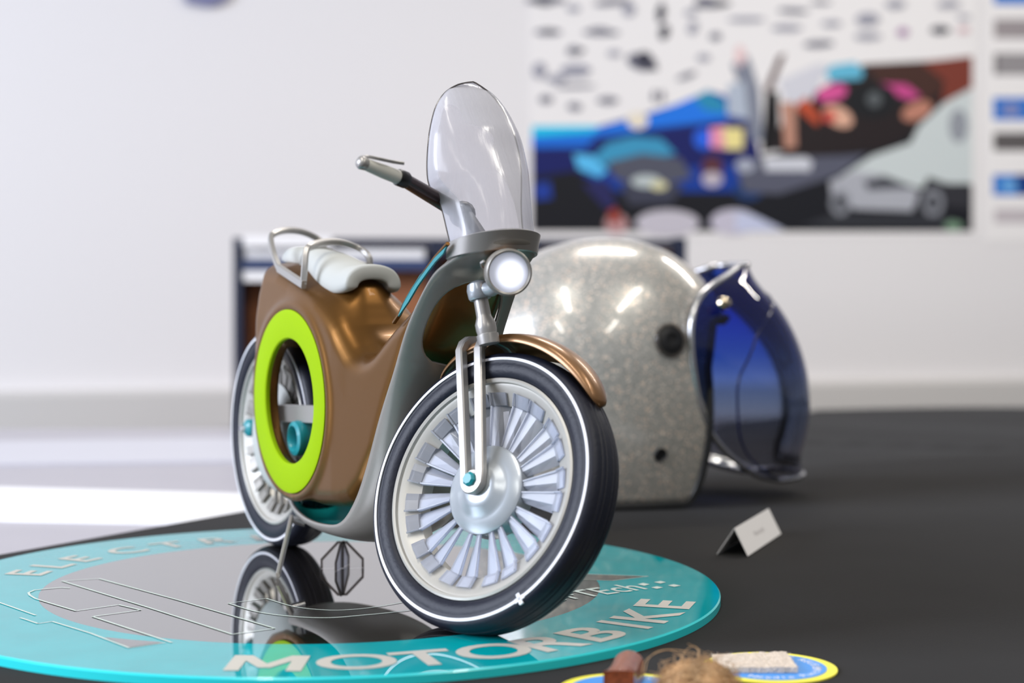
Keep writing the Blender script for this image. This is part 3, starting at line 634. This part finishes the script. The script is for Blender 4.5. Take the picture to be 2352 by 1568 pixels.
for en_,ef_,k_ in zip(Ee,Ef,Ke):
    row=[]
    for j in range(33):
        ph=math.pi*(j/32-.5); hb_=max(0,min(1,.5+ph)); e=en_*hb_+ef_*(1-hb_); c=math.cos(ph)**.9 if abs(ph)<math.pi/2-1e-6 else 0; row.append((e[0]+(k_[0]-e[0])*c,e[1]*math.sin(ph),e[2]+(k_[2]-e[2])*c))
    G.append(row)
v,f=grid(toW(np.array(G))); ws=obj('windshield',v,f,M['screen'],bike,sharp=80)
rimp=np.concatenate([toW(np.array([g[-1] for g in G])),toW(np.array([g[0] for g in G]))[::-1][1:]])
obj('edge_rim',*tube(rimp,.00045,n=8),M['crystal'],ws)
# ---- handlebar
hb0=B3(1062,492,0.0); g1=B3(925,411,.058); g2=B3(836,376,.086)
hbm=obj('handlebar',*tube(V([hb0,g1]),.0040,scale=[1.25,1],n=20),M['darkbrown'],bike)
d_=(g2-g1)/np.linalg.norm(g2-g1)
obj('grip',*tube(V([g1,g1+(g2-g1)*.5,g2]),.0040,n=24,scale=[1,.98,.80]),M['grip'],hbm)
obj('band',*tube(V([g1-d_*.003,g1-d_*.002,g1+d_*.0035,g1+d_*.0045]),.0048,n=24,scale=[.9,1,1,.92]),M['black'],hbm)
obj('end_cap',*tube(V([g2-d_*.001,g2+d_*.002,g2+d_*.0036,g2+d_*.0046]),.0036,n=20,scale=[.95,1.05,.85,.3]),M['silver'],hbm)
wl_=.086
lev=[B3(824,384,.0875),B3(822,371,.0875),B3(829,362,.086),B3(846,360,.083),B3(872,365,.077),B3(900,371,.068),B3(927,375,.061)]
obj('lever',*sweep(spline(lev,5),rrect(.0009,.0013)),M['silver'],hbm)
obj('clamp',*box(hb0,(.0095,.0095,.0095)),M['black'],hbm,sub=2)
obj('clamp_post',*tube(V([hb0,BW(.318,0,.205)]),.006),M['black'],hbm)
# ---- swing arm, grommet, footrest, bolts
obj('swing_arm',*sweep(V([B3(608,948,.019),B3(670,949,.019),B3(738,952,.019)]),rrect(.0062,.0016)),M['silver'],bike)
gm=B3(690,1006,.020); mwG=mwR.copy(); mwG.translation=Vector(gm)
obj('grommet',*lathe([(.0075,-.010),(.0075,.004),(.0090,.0062),(.0118,.0050),(.0126,.0020),(.0118,-.002),(.0104,-.010)],mwG,48,closedprof=True),M['tealpaint'],bike)
pv=B3(577,982,.011); mwP=mwR.copy(); mwP.translation=Vector(pv)
obj('rear_axle_bolt',*lathe([(0,.006),(.004,.0055),(.0065,.003),(.007,-.004),(0,-.004)],mwP,24),M['tealpaint'],bike)
obj('axle_nut',*tube(V([pv+BS*.004,pv+BS*.009]),.0022),M['chrome'],bike)
# ---- kickstand
k0=B3(670,1188,.030); k1=onz(638,1322,TH+.002)
ks=obj('kickstand',*sweep(V([k0,k1]),rrect(.0024,.0012)),M['silver'],bike,smooth=False)
obj('pivot_bolt',*tube(V([B3(672,1192,.026),B3(702,1200,.018)]),.0030),M['chrome'],ks)
# ================================================================ clear cross stand
ac=onz(786,1304,TH)
def astand():
    r=empty('acrylic_stand',ac); hw=.0140; h=.0178
    for i,ang in enumerate((math.radians(8),math.radians(78))):
        u=V([math.cos(ang),math.sin(ang),0]); t=V([-u[1],u[0],0])
        P=[ac+u*-hw,ac+u*-hw+BZ*.006,ac+u*-.0028+BZ*h,ac+u*.0028+BZ*h,ac+u*hw+BZ*.006,ac+u*hw]
        obj('edge_bar',*sweep(V(P),rrect(.0007,.0009),up=t),M['crystal'],r,smooth=False)
        v,f=prism([p+BZ*.0002-t*.0004 for p in P],t*.0008); obj('plate',v,f,clearmat('clear_plate',(250,250,250),.02,.05),r,smooth=False)
    obj('post',*tube(V([ac+BZ*.0002,ac+BZ*h]),.0012,n=6),M['crystal'],r,smooth=False)
    tag(r,'small clear acrylic cross-shaped stand on the disc under the motorbike','stand')
astand()
# ================================================================ HELMET
HT=math.radians(16); HD=V([math.cos(HT),math.sin(HT),0]); HS=V([math.sin(HT),-math.cos(HT),0]) # facing, near side
HC=V([.088,1.545,0])
hel=empty('helmet',HC)
def HW(a,b,z): return HC+HD*a+HS*b+V([0,0,z])
def hs_pt(az,t,grow=0.):
    # az 0 = facing; t 0 top .. 1 bottom
    zb_open=.168; zcheek=.004
    x=abs(az)/math.pi*180
    s=np.clip((x-42)/36,0,1); s=s*s*(3-2*s); zb=zb_open*(1-s)+zcheek*s
    s2=np.clip((x-115)/50,0,1); zb=zb+.012*s2*s2
    H=.243+grow; R0=.105
    zc=.128
    # elevation profile: z from top to zb, radius by superellipse
    th_end=math.acos(max(-1,min(1,(zb-zc)/(H-zc)))) if zb>zc else math.pi/2+ (zc-zb)/.115
    th=th_end*t
    if th<=math.pi/2: z=zc+(H-zc)*math.cos(th); r=math.sin(th)**.92
    else:
        q=th-math.pi/2; z=zc-q*.115; r=1-.16*(q/1.08)**2.2
    A=.118 if abs(az)<math.pi/2 else .132; B_=.103
    ca,sa=math.cos(az),math.sin(az)
    rr=1/((abs(ca)/(A+grow))**2.15+(abs(sa)/(B_+grow))**2.15)**(1/2.15)
    sh=.34*max(0,zc-z)*max(0,min(1,(115-x)/60))
    return HW(rr*r*ca+sh,rr*r*sa,z)
na,nt=120,44
G=np.array([[hs_pt(2*math.pi*i/na-math.pi,1e-3+(1-1e-3)*j/nt) for j in range(nt+1)] for i in range(na)])
v,f=grid(G,closeu=True)
shell=obj('shell',v,f,M['glitter'],hel,sharp=80,solid=(.005,-1))
edge=np.array([G[i,-1] for i in range(na)]); obj('edge_trim',*sweep(edge,rrect(.0030,.0045),closed=True),M['trimblack'],hel)
Gi=np.array([[HC+(g-HC)*V([.93,.93,.955])+V([0,0,.004]) for g in row] for row in G]); v,f=grid(Gi,closeu=True); obj('liner',v,f,M['black'],hel)
def hray(x,y,az0,az1,t0,t1):
    best=None
    for i in np.linspace(az0,az1,61):
        for j in np.linspace(t0,t1,61):
            p=hs_pt(i,j); d=p-_C; z=d@_F; px=1176+FPX*(d@_R)/z; py=784-FPX*(d@_U)/z; e=(px-x)**2+(py-y)**2
            if best is None or e<best[0]: best=(e,i,j,p)
    _,i,j,p=best; n=np.cross(hs_pt(i+.02,j)-p,hs_pt(i,j+.02)-p); n/=np.linalg.norm(n)
    if n@(p-HW(0,0,.12))<0: n=-n
    return p,n
def button(name,x,y,prof,m,par=None):
    p,n=hray(x,y,.1,2.4,.1,1); Q=Vector(n).to_track_quat('Z','X').to_matrix().to_4x4(); Q.translation=Vector(p)
    return obj(name,*lathe(prof,Q,40),m,par or hel,mw=Q)
wsh=button('side_washer',1538,776,[(0,.0015),(.0055,.0020),(.0060,.0035),(.0085,.0032),(.0125,.0020),(.0135,0),(0,-.002)],M['black'])
button('washer_rim',1538,776,[(.0125,.0012),(.0128,.0030),(.0150,.0030),(.0158,.0008)],M['crystal'],wsh)
button('strap_hole',1521,1040,[(0,.0004),(.0050,.0006),(.0058,.0016),(.0064,.0002),(0,-.001)],M['black'])
# bubble visor: near edge traced, far edge mirrored, bulging forward
def HP(x,y,b): d=onp(x,y,HC+HS*b,HS)-HC; return d@HD,d[2]
NE=[(1697,612,.034),(1672,632,.052),(1637,655,.072),(1607,684,.086),(1592,722,.094),(1587,765,.097),(1589,815,.097),(1596,870,.096),(1608,930,.094),(1628,985,.090),(1660,1030,.083),(1700,1066,.072),(1742,1092,.058),(1790,1103,.040)]
ne=[]
for x,y,b in NE: a_,z_=HP(x,y,b); ne.append((a_,b,z_))
# centre line of the bubble (a along facing, z)
CL=[(1702,607),(1716,640),(1736,668),(1766,700),(1795,745),(1818,795),(1834,850),(1841,905),(1840,955),(1832,1000),(1822,1035),(1822,1058),(1828,1072),(1831,1082)]
cl=[]
for x,y in CL: a_,z_=HP(x,y,0.0); cl.append((a_,0,z_))
ne=spline(ne,5); cl=spline(cl,5); G=[]
for e,c in zip(ne,cl):
    row=[]
    for j in range(37):
        ph=math.pi*(j/36-.5); cc=max(0,math.cos(ph))**.8; row.append(HW(e[0]+(c[0]-e[0])*cc,e[1]*math.sin(ph),e[2]+(c[2]-e[2])*cc))
    G.append(row)
v,f=grid(np.array(G)); mwV=Matrix.Translation(Vector((HC[0],HC[1],0)))
vis=obj('visor',v,f,M['visor'],hel,mw=mwV,sharp=80)
G=np.array(G)
loop_=np.concatenate([G[:,-1],G[-1,::-1][1:],G[::-1,0][1:],G[0][1:-1]])
obj('silver_piping',*tube(loop_,.0030,closed=True,n=12),M['silverpipe'],vis)
seam=[G[i,int(j)]*(1-j%1)+G[i,int(j)+1]*(j%1) for i,j in zip(range(9,64,3),np.interp(range(9,64,3),[9,14,22,34,50,66],[19,26,31,33.6,34.4,34.8]))]; obj('seam_ridge',*tube(spline(seam,3),.0011,n=8),mat('dark_blue_seam',(18,26,70),.2),vis)
sn=G[14,30]; n_=HS*.75+HD*.5+V([0,0,.3]); n_/=np.linalg.norm(n_); 
p_=onp(1663,696,G[12,31],n_); Q=Vector(n_).to_track_quat('Z','X').to_matrix().to_4x4(); Q.translation=Vector(p_)
obj('snap_stud',*lathe([(0,.006),(.0035,.0055),(.0045,.0035),(.0040,.002),(.0060,.001),(.0065,-.002),(0,-.002)],Q,28),mat('brass_chrome',(220,205,180),.15,metal=1),vis)
tag(hel,'silver glitter open-face helmet with blue tinted bubble visor behind the motorbike','helmet')
# ================================================================ NAME CARD
a1=onz(1717,1277,.0006);a2=onz(1793,1226,.0006); b1=onz(1646,1272,.0006)
er=a2-a1; er/=np.linalg.norm(er); rp=[]
mid=(a1+b1)/2; r1=onp(1686,1213,mid,V([b1[1]-a1[1],-(b1[0]-a1[0]),0])*0+np.cross(b1-a1,BZ)); r2=r1+(a2-a1); b2=b1+(a2-a1)
card=empty('name_card',(mid+(a2-a1)/2)*V([1,1,0]))
nrm=np.cross(er,r1-a1); nrm/=np.linalg.norm(nrm)
obj('front_panel',*prism([a1,a2,r2,r1],nrm*.0005),M['paper'],card,smooth=False)
nb=np.cross(er,r1-b1); nb/=np.linalg.norm(nb); obj('back_panel',*prism([b1,b2,r2,r1],nb*.0005),M['paper'],card,smooth=False)
tv,tf=textmesh('Motorcycle',.0062,0); upv=(r1-a1)/np.linalg.norm(r1-a1); c_=(a1+a2+r1+r2)/4-upv*.001; sgn=1 if nrm@(_C-a1)>0 else -1
offs=nrm*(.0006 if sgn>0 else -.0001)
obj('faint_lettering',V([c_+er*x*1.15+upv*(y-.001)+offs for x,y,_ in tv]),tf,M['faint'],card,smooth=False)
tag(card,'white folded tent name card standing on the black cloth beside the helmet','card')
# ================================================================ TAGS, SWATCHES
def coaster(px,py,r,label,texts):
    c=onz(px,py,.0008); c[2]=0; e=empty('printed_tag',c); mw=Matrix.Translation(Vector(c))
    obj('yellow_border',*lathe([(0,0),(r,0),(r,.0008),(0,.0008)],mw,96),M['yellow'],e,sharp=30)
    obj('blue_centre',*lathe([(0,.00085),(r*.845,.00085),(r*.845,.0011),(0,.0011)],mw,96),M['blue'],e,sharp=30)
    ps=[]
    for s,a0,st,inw in texts:
        ps=[]
        for i,ch in enumerate(s):
            if ch==' ': continue
            a=math.radians(a0+st*i); tv,tf=textmesh(ch,r*.19,0.0); out=V([math.cos(a),math.sin(a),0]); tan=V([-math.sin(a),math.cos(a),0])
            P=(c+out*(r*.77)-tv[:,1:2]*out+tv[:,0:1]*tan) if inw else (c+out*(r*.64)+tv[:,1:2]*out-tv[:,0:1]*tan)
            ps.append((P+V([0,0,.00115]),tf))
        obj('lettering',*join(ps),M['paper'],e,smooth=False)
    tag(e,label,'tag',None); return e
coaster(1767,1531,.0350,'round yellow and blue printed tag under the wool felt swatch',[('Needle Punched',-118,9.0,True),('NOT REUSED',75,-9.5,False)])
coaster(1444,1583,.0345,'round yellow and blue printed tag under the reddish wooden block',[('Reclaimed Wood',-118,9.0,True),('NOT REUSED',75,-9.5,False)])
# felt
fp=[onz(1653,1545,.0012),onz(1832,1545,.0012),onz(1806,1508,.0012),onz(1636,1515,.0012)]; cm=np.mean(fp,0)
def felt():
    n=26; hgt=.0030; T_=[]
    for i in range(n+1):
        row=[]
        for j in range(n+1):
            u,w_=i/n,j/n; p=(fp[0]*(1-u)+fp[1]*u)*(1-w_)+(fp[3]*(1-u)+fp[2]*u)*w_; jit=rng.normal(0,.00018,3); row.append(p+jit+V([0,0,hgt]))
        T_.append(row)
    T_=np.array(T_); B_=T_.copy(); B_[...,2]=.0013
    v1,f1=grid(T_); v2,f2=grid(B_); m=len(v1); f=f1+[[i+m for i in q[::-1]] for q in f2]; k=n+1
    for i in range(n):
        f.append([i,i+1,i+1+m,i+m]); f.append([n*k+i,n*k+i+m,n*k+i+1+m,n*k+i+1]); f.append([i*k,i*k+m,(i+1)*k+m,(i+1)*k]); f.append([i*k+n,(i+1)*k+n,(i+1)*k+n+m,i*k+n+m])
    o=obj('felt_swatch',np.concatenate([v1,v2]),f,M['felt'],None,mw=Matrix.Translation(Vector((cm[0],cm[1],0))))
    # stray wool hairs round the edge
    hs=[]
    for _ in range(260):
        e=random.randrange(4); t=random.random(); p=fp[e]*(1-t)+fp[(e+1)%4]*t; d=rng.normal(0,1,3)*.0010; d[2]=abs(d[2])*.6
        p=p+V([0,0,random.uniform(.001,hgt)]); hs.append(tube(V([p,p+d*.6,p+d+rng.normal(0,.0002,3)]),.00006,n=3))
    obj('stray_wool',*join(hs),M['felt'],o)
    tag(o,'cream wool felt swatch lying on the right-hand yellow and blue tag','swatch')
felt()
# wooden block: square front end, half-round far end
def block():
    bz=.0012; f0=ond(1386,1541,.792);f1=ond(1456,1541,.792); w=f1[0]-f0[0]; top=f0[2]
    A=[];n=17
    for i in range(n):
        t=i/(n-1); x=f0[0]+w*t; A.append((x,.792,top+.0004*math.sin(math.pi*t)))
    xc=ond(1444,1510,.832)[0]; hw=w*.54; tz=ond(1445,1493,.832)[2]; B_=[]
    for i in range(n):
        a=math.pi*(1-i/(n-1)); B_.append((xc+hw*math.cos(a),.868,bz+(tz-bz)*(.45+.55*math.sin(a))))
    def ringp(L,y): return L+[(L[-1][0],y,bz),(L[0][0],y,bz)]
    R=[ringp([(a[0]*(1-t)+b[0]*t,.792+.040*t,a[2]*(1-s)+b[2]*s) for a,b in zip(A,B_)],.792+.040*t) for t,s in((0,0),(.12,.18),(.3,.42),(.55,.75),(.8,.95),(1,1))]
    R[0]=ringp(A,.792); v,f=grid(np.array(R),closev=True); k=n+2; f.append(list(range(k))); f.append([(len(R)-1)*k+i for i in range(k)][::-1])
    c=np.mean(v,0); o=obj('wood_block',v,f,M['wood'],None,mw=Matrix.Translation(Vector((c[0],c[1],bz))),sharp=35); tag(o,'reddish brown wooden sample block with a rounded far end','wood block')
block()
# coir bundle
def coir():
    c=onz(1602,1590,0); c=V([c[0]-.0,c[1]-.002,.0]); e=empty('coir_bundle',c); rx,ry,rz=.0212,.018,.0160
    vs2=[];na2,nb2=24,14
    G=np.array([[ (c[0]+rx*.9*math.sin(th)*math.cos(p)*(1+.05*math.sin(5*p)),c[1]+ry*.9*math.sin(th)*math.sin(p),.001+max(0,rz*.9*(math.cos(th))) ) for th in np.linspace(.001,math.pi*.55,nb2)] for p in 2*math.pi*np.arange(na2)/na2])
    obj('core',*grid(G,closeu=True),M['fibre'],e)
    hs=[]
    for i in range(1500):
        th=math.acos(random.uniform(.0,1)); p=random.uniform(0,2*math.pi); k=random.uniform(.85,1.05)
        b=V([rx*math.sin(th)*math.cos(p)*k,ry*math.sin(th)*math.sin(p)*k,rz*math.cos(th)*k]); t=rng.normal(0,1,3); t-=t@b/(b@b)*b; t/=np.linalg.norm(t)
        L=random.uniform(.003,.009); cv=rng.normal(0,.0012,3); P=[]
        for s in np.linspace(-.5,.5,5): q=b+t*L*s+cv*(1-4*s*s)+b/np.linalg.norm(b)*.0008*math.sin(9*s); q[2]=max(q[2],.0012); P.append(c+q)
        hs.append(tube(V(P),.00013,n=3))
    obj('fibres',*join(hs),M['fibre'],e)['kind']='stuff'
    hs=[]
    def loopfib(px,r=.00016,d=.80):
        P=spline([ond(x,y,d+dd) for x,y,dd in px],8); hs.append(tube(P,r,n=5))
    loopfib([(1475,1545,.0),(1480,1520,.004),(1505,1500,.006),(1535,1492,.008),(1560,1502,.008),(1580,1520,.004),(1590,1540,0)])
    loopfib([(1480,1550,.0),(1490,1512,.003),(1520,1493,.005),(1570,1494,.006),(1600,1502,.004),(1612,1530,.0)])
    loopfib([(1560,1530,.0),(1570,1500,.004),(1590,1484,.006),(1604,1496,.004),(1600,1530,.0)])
    loopfib([(1590,1540,.0),(1606,1505,.004),(1602,1488,.006),(1580,1478,.004)])
    for _ in range(40):
        x=random.uniform(1500,1700); y=1568-58*math.sqrt(max(0,1-((x-1602)/105)**2)); loopfib([(x,y+6,0),(x+random.uniform(-8,8),y-8,.002),(x+random.uniform(-22,22),y-random.uniform(6,22),.003)],.0001,.805)
    obj('loose_strands',*join(hs),M['fibre'],e)['kind']='stuff'
    tag(e,'tangled ball of light brown coir fibre at the front edge of the photo','fibre bundle')
coir()
# ================================================================ BACKGROUND THINGS
# poster
def poster(name,px,th,layers,label,cat,rules=None):
    mats=[M['paper']];vs_=[];fs=[];fm=[];n=0
    base=[onwall(x,y,.002) for x,y in px]; v,f=prism(base,-WN*.0015); vs_.append(v); fs+=f; fm+=[0]*len(f); n+=len(v); cols={}
    for i,(rgb,pts) in enumerate(layers):
        if rgb not in cols: cols[rgb]=len(mats); mats.append(mat('print_ink',rgb,.5,spec=.3))
        P=V([onwall(x,y,.002+.00004*(i+1)) for x,y in pts]); vs_.append(P); fs.append([n+j for j in range(len(P))]); fm.append(cols[rgb]); n+=len(P)
    c=np.mean(base,0); o=obj(name,np.concatenate(vs_),fs,None,None,mw=Matrix.Translation(Vector(c)),smooth=False,mats=mats,fm=fm); return tag(o,label,cat)
def q1(L): return [(1200+x*.4898,y*.4898) for x,y in L]
def ell(cx,cy,rx,ry,n=20,rot=0):
    c,s=math.cos(rot),math.sin(rot); return [(cx+rx*math.cos(t)*c-ry*math.sin(t)*s,cy+rx*math.cos(t)*s+ry*math.sin(t)*c) for t in np.linspace(0,2*math.pi,n,endpoint=False)]
Ly=[]
def A(rgb,L): Ly.append((rgb,q1(L)))
dk=(24,25,32)
A((20,60,150),[(45,600),(360,590),(620,520),(900,430),(1000,470),(1080,560),(1080,1085),(45,1085)])
A((30,200,235),[(45,590),(360,590),(350,640),(45,660)]);A((25,110,215),[(45,640),(350,620),(350,690),(45,690)])
A((30,120,230),[(330,610),(620,530),(860,430),(950,470),(960,560),(600,600),(350,650)]);A((40,140,180),[(800,460),(870,420),(950,480),(950,530),(860,520)])
A((22,30,96),[(45,700),(300,690),(350,640),(960,570),(1080,560),(1120,760),(45,830)])
A(dk,[(45,830),(240,800),(460,900),(1000,900),(1100,740),(1880,600),(2110,870),(2110,1085),(45,1085)])
A((30,60,150),[(50,860),(130,850),(140,930),(60,940)])
A((60,150,190),[(330,740),(400,670),(520,640),(650,650),(720,720),(560,760),(420,790)]);A((90,190,240),[(240,720),(330,730),(400,800),(360,830),(260,790)])
A((84,86,100),[(400,760),(560,720),(740,740),(800,830),(640,870),(500,860),(430,830)]);A((64,66,82),[(460,860),(760,860),(700,950),(500,960)])
A((190,200,200),ell(580,850,70,30));A((220,215,170),ell(640,870,40,22));A((40,40,90),[(280,860),(400,840),(440,960),(390,980)])
A((90,50,60),ell(890,790,50,60));A((190,180,190),ell(890,840,48,36));A((30,60,110),ell(1060,890,70,50))
A((40,100,225),ell(850,650,48,50));A((235,150,175),[(880,600),(960,590),(960,700),(880,690)]);A((240,225,150),[(940,600),(1035,600),(1035,700),(950,700)])
A((235,225,205),ell(540,565,50,40));A((130,135,150),[(980,300),(1060,260),(1110,420),(1130,660),(1070,660),(1040,470)]);A((235,205,205),ell(1020,260,26,50))
A((180,190,205),[(960,400),(1040,380),(1060,560),(960,540)]);A((90,60,60),[(1130,430),(1200,260),(1235,250),(1160,440)]);A((22,20,24),[(1140,430),(1200,430),(1210,700),(1120,720)])
A((38,30,32),[(1240,520),(1300,470),(1600,300),(1900,285),(2110,265),(2110,420),(1880,600),(1700,700),(1300,740),(1170,700)])
A((70,44,38),[(1600,300),(1880,290),(1990,400),(1900,480),(1700,420)]);A((124,58,46),[(1870,290),(2110,262),(2110,410),(1960,500),(1980,380)])
A((214,214,222),[(1200,380),(1380,300),(1440,300),(1380,420),(1330,520),(1240,480)])
A((190,80,50),[(1280,500),(1330,450),(1400,560),(1380,590)]);A((225,175,150),ell(1480,545,75,45,rot=.5));A((190,140,120),[(1210,480),(1280,480),(1285,690),(1230,700)])
A((100,185,215),[(1420,340),(1450,305),(1560,290),(1600,330),(1590,370),(1440,380)]);A((215,85,150),ell(1450,435,75,40,rot=-.25));A((200,75,140),[(1680,390),(1800,395),(1870,450),(1820,470),(1700,430)])
A((26,28,32),ell(1640,470,120,85));A((90,95,98),ell(1650,465,36,36));A((190,130,110),ell(1850,520,75,42,rot=-.4));A((205,80,70),ell(1440,545,30,30))
A((90,92,108),[(1000,780),(1130,740),(1500,730),(1620,720),(1480,820),(1200,910),(1040,900)]);A((210,212,220),[(1130,740),(1330,735),(1360,760),(1350,800),(1140,800)]);A((170,175,190),ell(1045,775,45,32))
A((206,214,214),[(1640,730),(1820,670),(1860,590),(1980,480),(2110,410),(2110,860),(1990,860),(1900,830),(1880,880),(1480,890),(1440,860)]);A((150,154,162),ell(2045,590,45,80))
A((176,178,186),[(1440,850),(1560,800),(1700,820),(1860,900),(1830,990),(1560,980),(1450,930)]);A((70,72,80),[(1600,850),(1700,825),(1850,880),(1620,890)]);A((50,50,56),[(1880,860),(1990,860),(2100,870),(2100,980),(1950,960)])
A((140,142,150),ell(1490,950,48,60));A((140,142,150),ell(1925,950,50,66));A((60,62,68),ell(1490,950,25,34));A((60,62,68),ell(1925,950,28,38));A((52,54,60),[(1450,1010),(2000,1010),(1990,1060),(1300,1060)])
A((200,195,205),ell(680,1045,150,62));A((200,195,210),ell(990,1040,110,60));A((200,205,230),[(1000,990),(1090,1010),(1230,1080),(1000,1085)]);A((190,150,150),ell(440,1050,55,50));A((150,60,50),[(400,990),(440,970),(470,1040),(410,1050)]);A((120,150,125),ell(2020,1060,40,26))
gr=(116,116,130);g2=(160,160,172);g3=(60,60,74)
for rgb,cx,cy,rx,ry,ro in [(gr,110,0,120,26,0),(g3,90,10,60,18,.2),(g2,240,40,40,22,0),(gr,420,10,110,20,-.1),(g3,890,20,110,22,-.05),(gr,860,8,60,30,0),(g2,500,45,40,40,.8),
    (g3,650,60,26,60,.1),(g3,665,150,30,46,.3),(gr,120,150,80,20,0),(g3,125,145,36,14,0),(gr,370,152,110,18,.02),(gr,360,140,60,16,0),(g2,800,130,30,40,.4),(gr,905,170,34,24,0),(g2,790,60,40,20,0),
    (g3,250,240,54,18,-.1),(gr,240,232,36,22,0),(gr,560,290,90,50,.25),(g3,570,280,50,50,.1),(g3,600,310,46,18,.4),(g2,250,330,90,40,0),(g2,80,330,40,50,0),(gr,770,355,60,16,-.35),(gr,790,345,34,12,-.2),(g2,850,270,40,22,0),
    (gr,250,405,120,10,-.03),(g2,160,370,60,26,0),(gr,110,465,40,24,0),(gr,245,500,42,22,.1),(gr,400,470,62,22,0),(gr,620,450,16,34,0),(gr,655,450,14,34,0),(g2,430,250,40,20,0),
    (g2,1050,90,110,16,0),(gr,1270,50,90,16,.05),(g2,1240,130,90,20,0),(gr,1400,10,60,12,0),(g2,1450,110,60,18,0),(gr,1390,205,90,20,-.05),(g2,1620,90,70,40,0),(g2,1620,170,80,22,0),((170,130,170),1785,150,34,26,0),(g3,1960,140,58,24,0),(g3,1950,135,30,16,0),((215,180,185),2070,140,34,20,0),(g2,1750,20,60,26,0),(g2,2000,20,70,22,0),(g2,2070,80,40,14,0)]:
    Ly.append((rgb,q1(ell(cx,cy,rx*.8,ry*.8,rot=ro))))
poster('car_poster',[(1214,-160),(2244,-160),(2246,541),(1221,543)],0,Ly,'large glossy poster of car sketches above colourful car renderings on the wall','poster')
S=[]
def s_(rgb,x0,y0,x1,y1): S.append((rgb,[(x0,y0),(x1,y0),(x1,y1),(x0,y1)]))
bl=(30,115,205)
s_(bl,2283,-60,2700,10);s_((158,150,152),2283,44,2700,88);s_((150,146,148),2283,122,2700,172);s_(bl,2281,224,2700,276);s_((96,92,92),2282,304,2700,346);s_(bl,2281,401,2700,449);s_((196,188,192),2284,480,2700,512)
S.append(((130,140,190),ell(2322,252,24,16)));S.append(((110,170,225),ell(2320,426,24,14)));S.append(((20,60,130),[(2330,400),(2400,400),(2400,449),(2340,449)]));S.append(((120,116,118),[(2283,122),(2293,122),(2293,172),(2283,172)]))
poster('info_sheet',[(2264,-160),(2760,-160),(2760,560),(2264,555)],0,S,'printed sheet with blue pictures and grey text blocks at the right edge','poster')
# hook at the very top left
h=[onwall(x,y,.02) for x,y in((405,-60),(545,-60),(520,2),(480,14),(430,4))]; o=obj('wall_bracket',*prism(h,-WN*.018),mat('bracket_grey',(120,122,160),.5),None,mw=Matrix.Translation(Vector(np.mean(h,0))),smooth=False); tag(o,'grey bracket on the wall just entering at the top left','bracket')
# socket on the trunking
def bx2(x0,y0,x1,y1,off,th): P=[onwall(x,y,off) for x,y in((x0,y0),(x1,y0),(x1,y1),(x0,y1))]; return prism(P,-WN*th)
o=empty('wall_socket',onwall(273,990,.03)); obj('faceplate',*bx2(240,950,306,1000,.041,.01),M['socket'],o,smooth=False); obj('plug',*bx2(255,920,292,944,.036,.005),mat('plug_beige',(205,196,180),.5),o,smooth=False); tag(o,'cream socket box on the grey wall trunking at the left','socket')
# display case standing on the desk
CY_=3.3
def cbox(x0,y0,x1,y1,d0,d1): 
    a=ond(x0,y0,d0); b=ond(x1,y1,d0); return box(((a[0]+b[0])/2,(d0+d1)/2,(a[2]+b[2])/2),(abs(b[0]-a[0])/2,abs(d1-d0)/2,abs(a[2]-b[2])/2))
cs=empty('display_case',V([ond(1050,1000,CY_)[0],CY_+.06,-.75]))
ybot=784+0; 
def yz(z,d): return 654+(.2-z)/d*FPX
yb_=yz(-.748,CY_)
obj('side_panel',*cbox(535,546,556,yb_,CY_,CY_+.1),M['casedark'],cs,smooth=False); obj('side_panel',*cbox(1550,546,1568,yb_,CY_,CY_+.1),M['casedark'],cs,smooth=False)
obj('top_panel',*cbox(556,546,1550,566,CY_+.002,CY_+.1),M['casedark'],cs,smooth=False)
obj('back_panel',*cbox(556,566,1550,yb_,CY_+.085,CY_+.098),M['casebrown'],cs,smooth=False)
obj('shelf',*cbox(556,596,985,620,CY_+.004,CY_+.08),M['navy'],cs,smooth=False); obj('shelf',*cbox(985,566,1240,588,CY_+.004,CY_+.08),M['casedark'],cs,smooth=False)
obj('door_rail',*cbox(985,588,1004,yb_,CY_+.03,CY_+.08),M['casedark'],cs,smooth=False)
tag(cs,'low dark-framed display case with brown wooden back behind the motorbike','case')
o=obj('white_folder',*cbox(560,571,975,595,CY_+.01,CY_+.07),M['paper'],None,smooth=False); tag(o,'white folder lying on the navy shelf of the dark display case','folder')
o=obj('white_card_stack',*cbox(557,622,640,646,CY_+.006,CY_+.05),M['paper'],None,smooth=False); tag(o,'small white box tucked under the navy shelf of the display case','box')
o=obj('pale_edge_strip',*cbox(558,541,762,567,CY_-.012,CY_-.004),M['paper'],None,smooth=False); tag(o,'pale strip added over the lit top left edge of the display case','sheet')  # added pale strip, stands in for the lit left end of the top edge
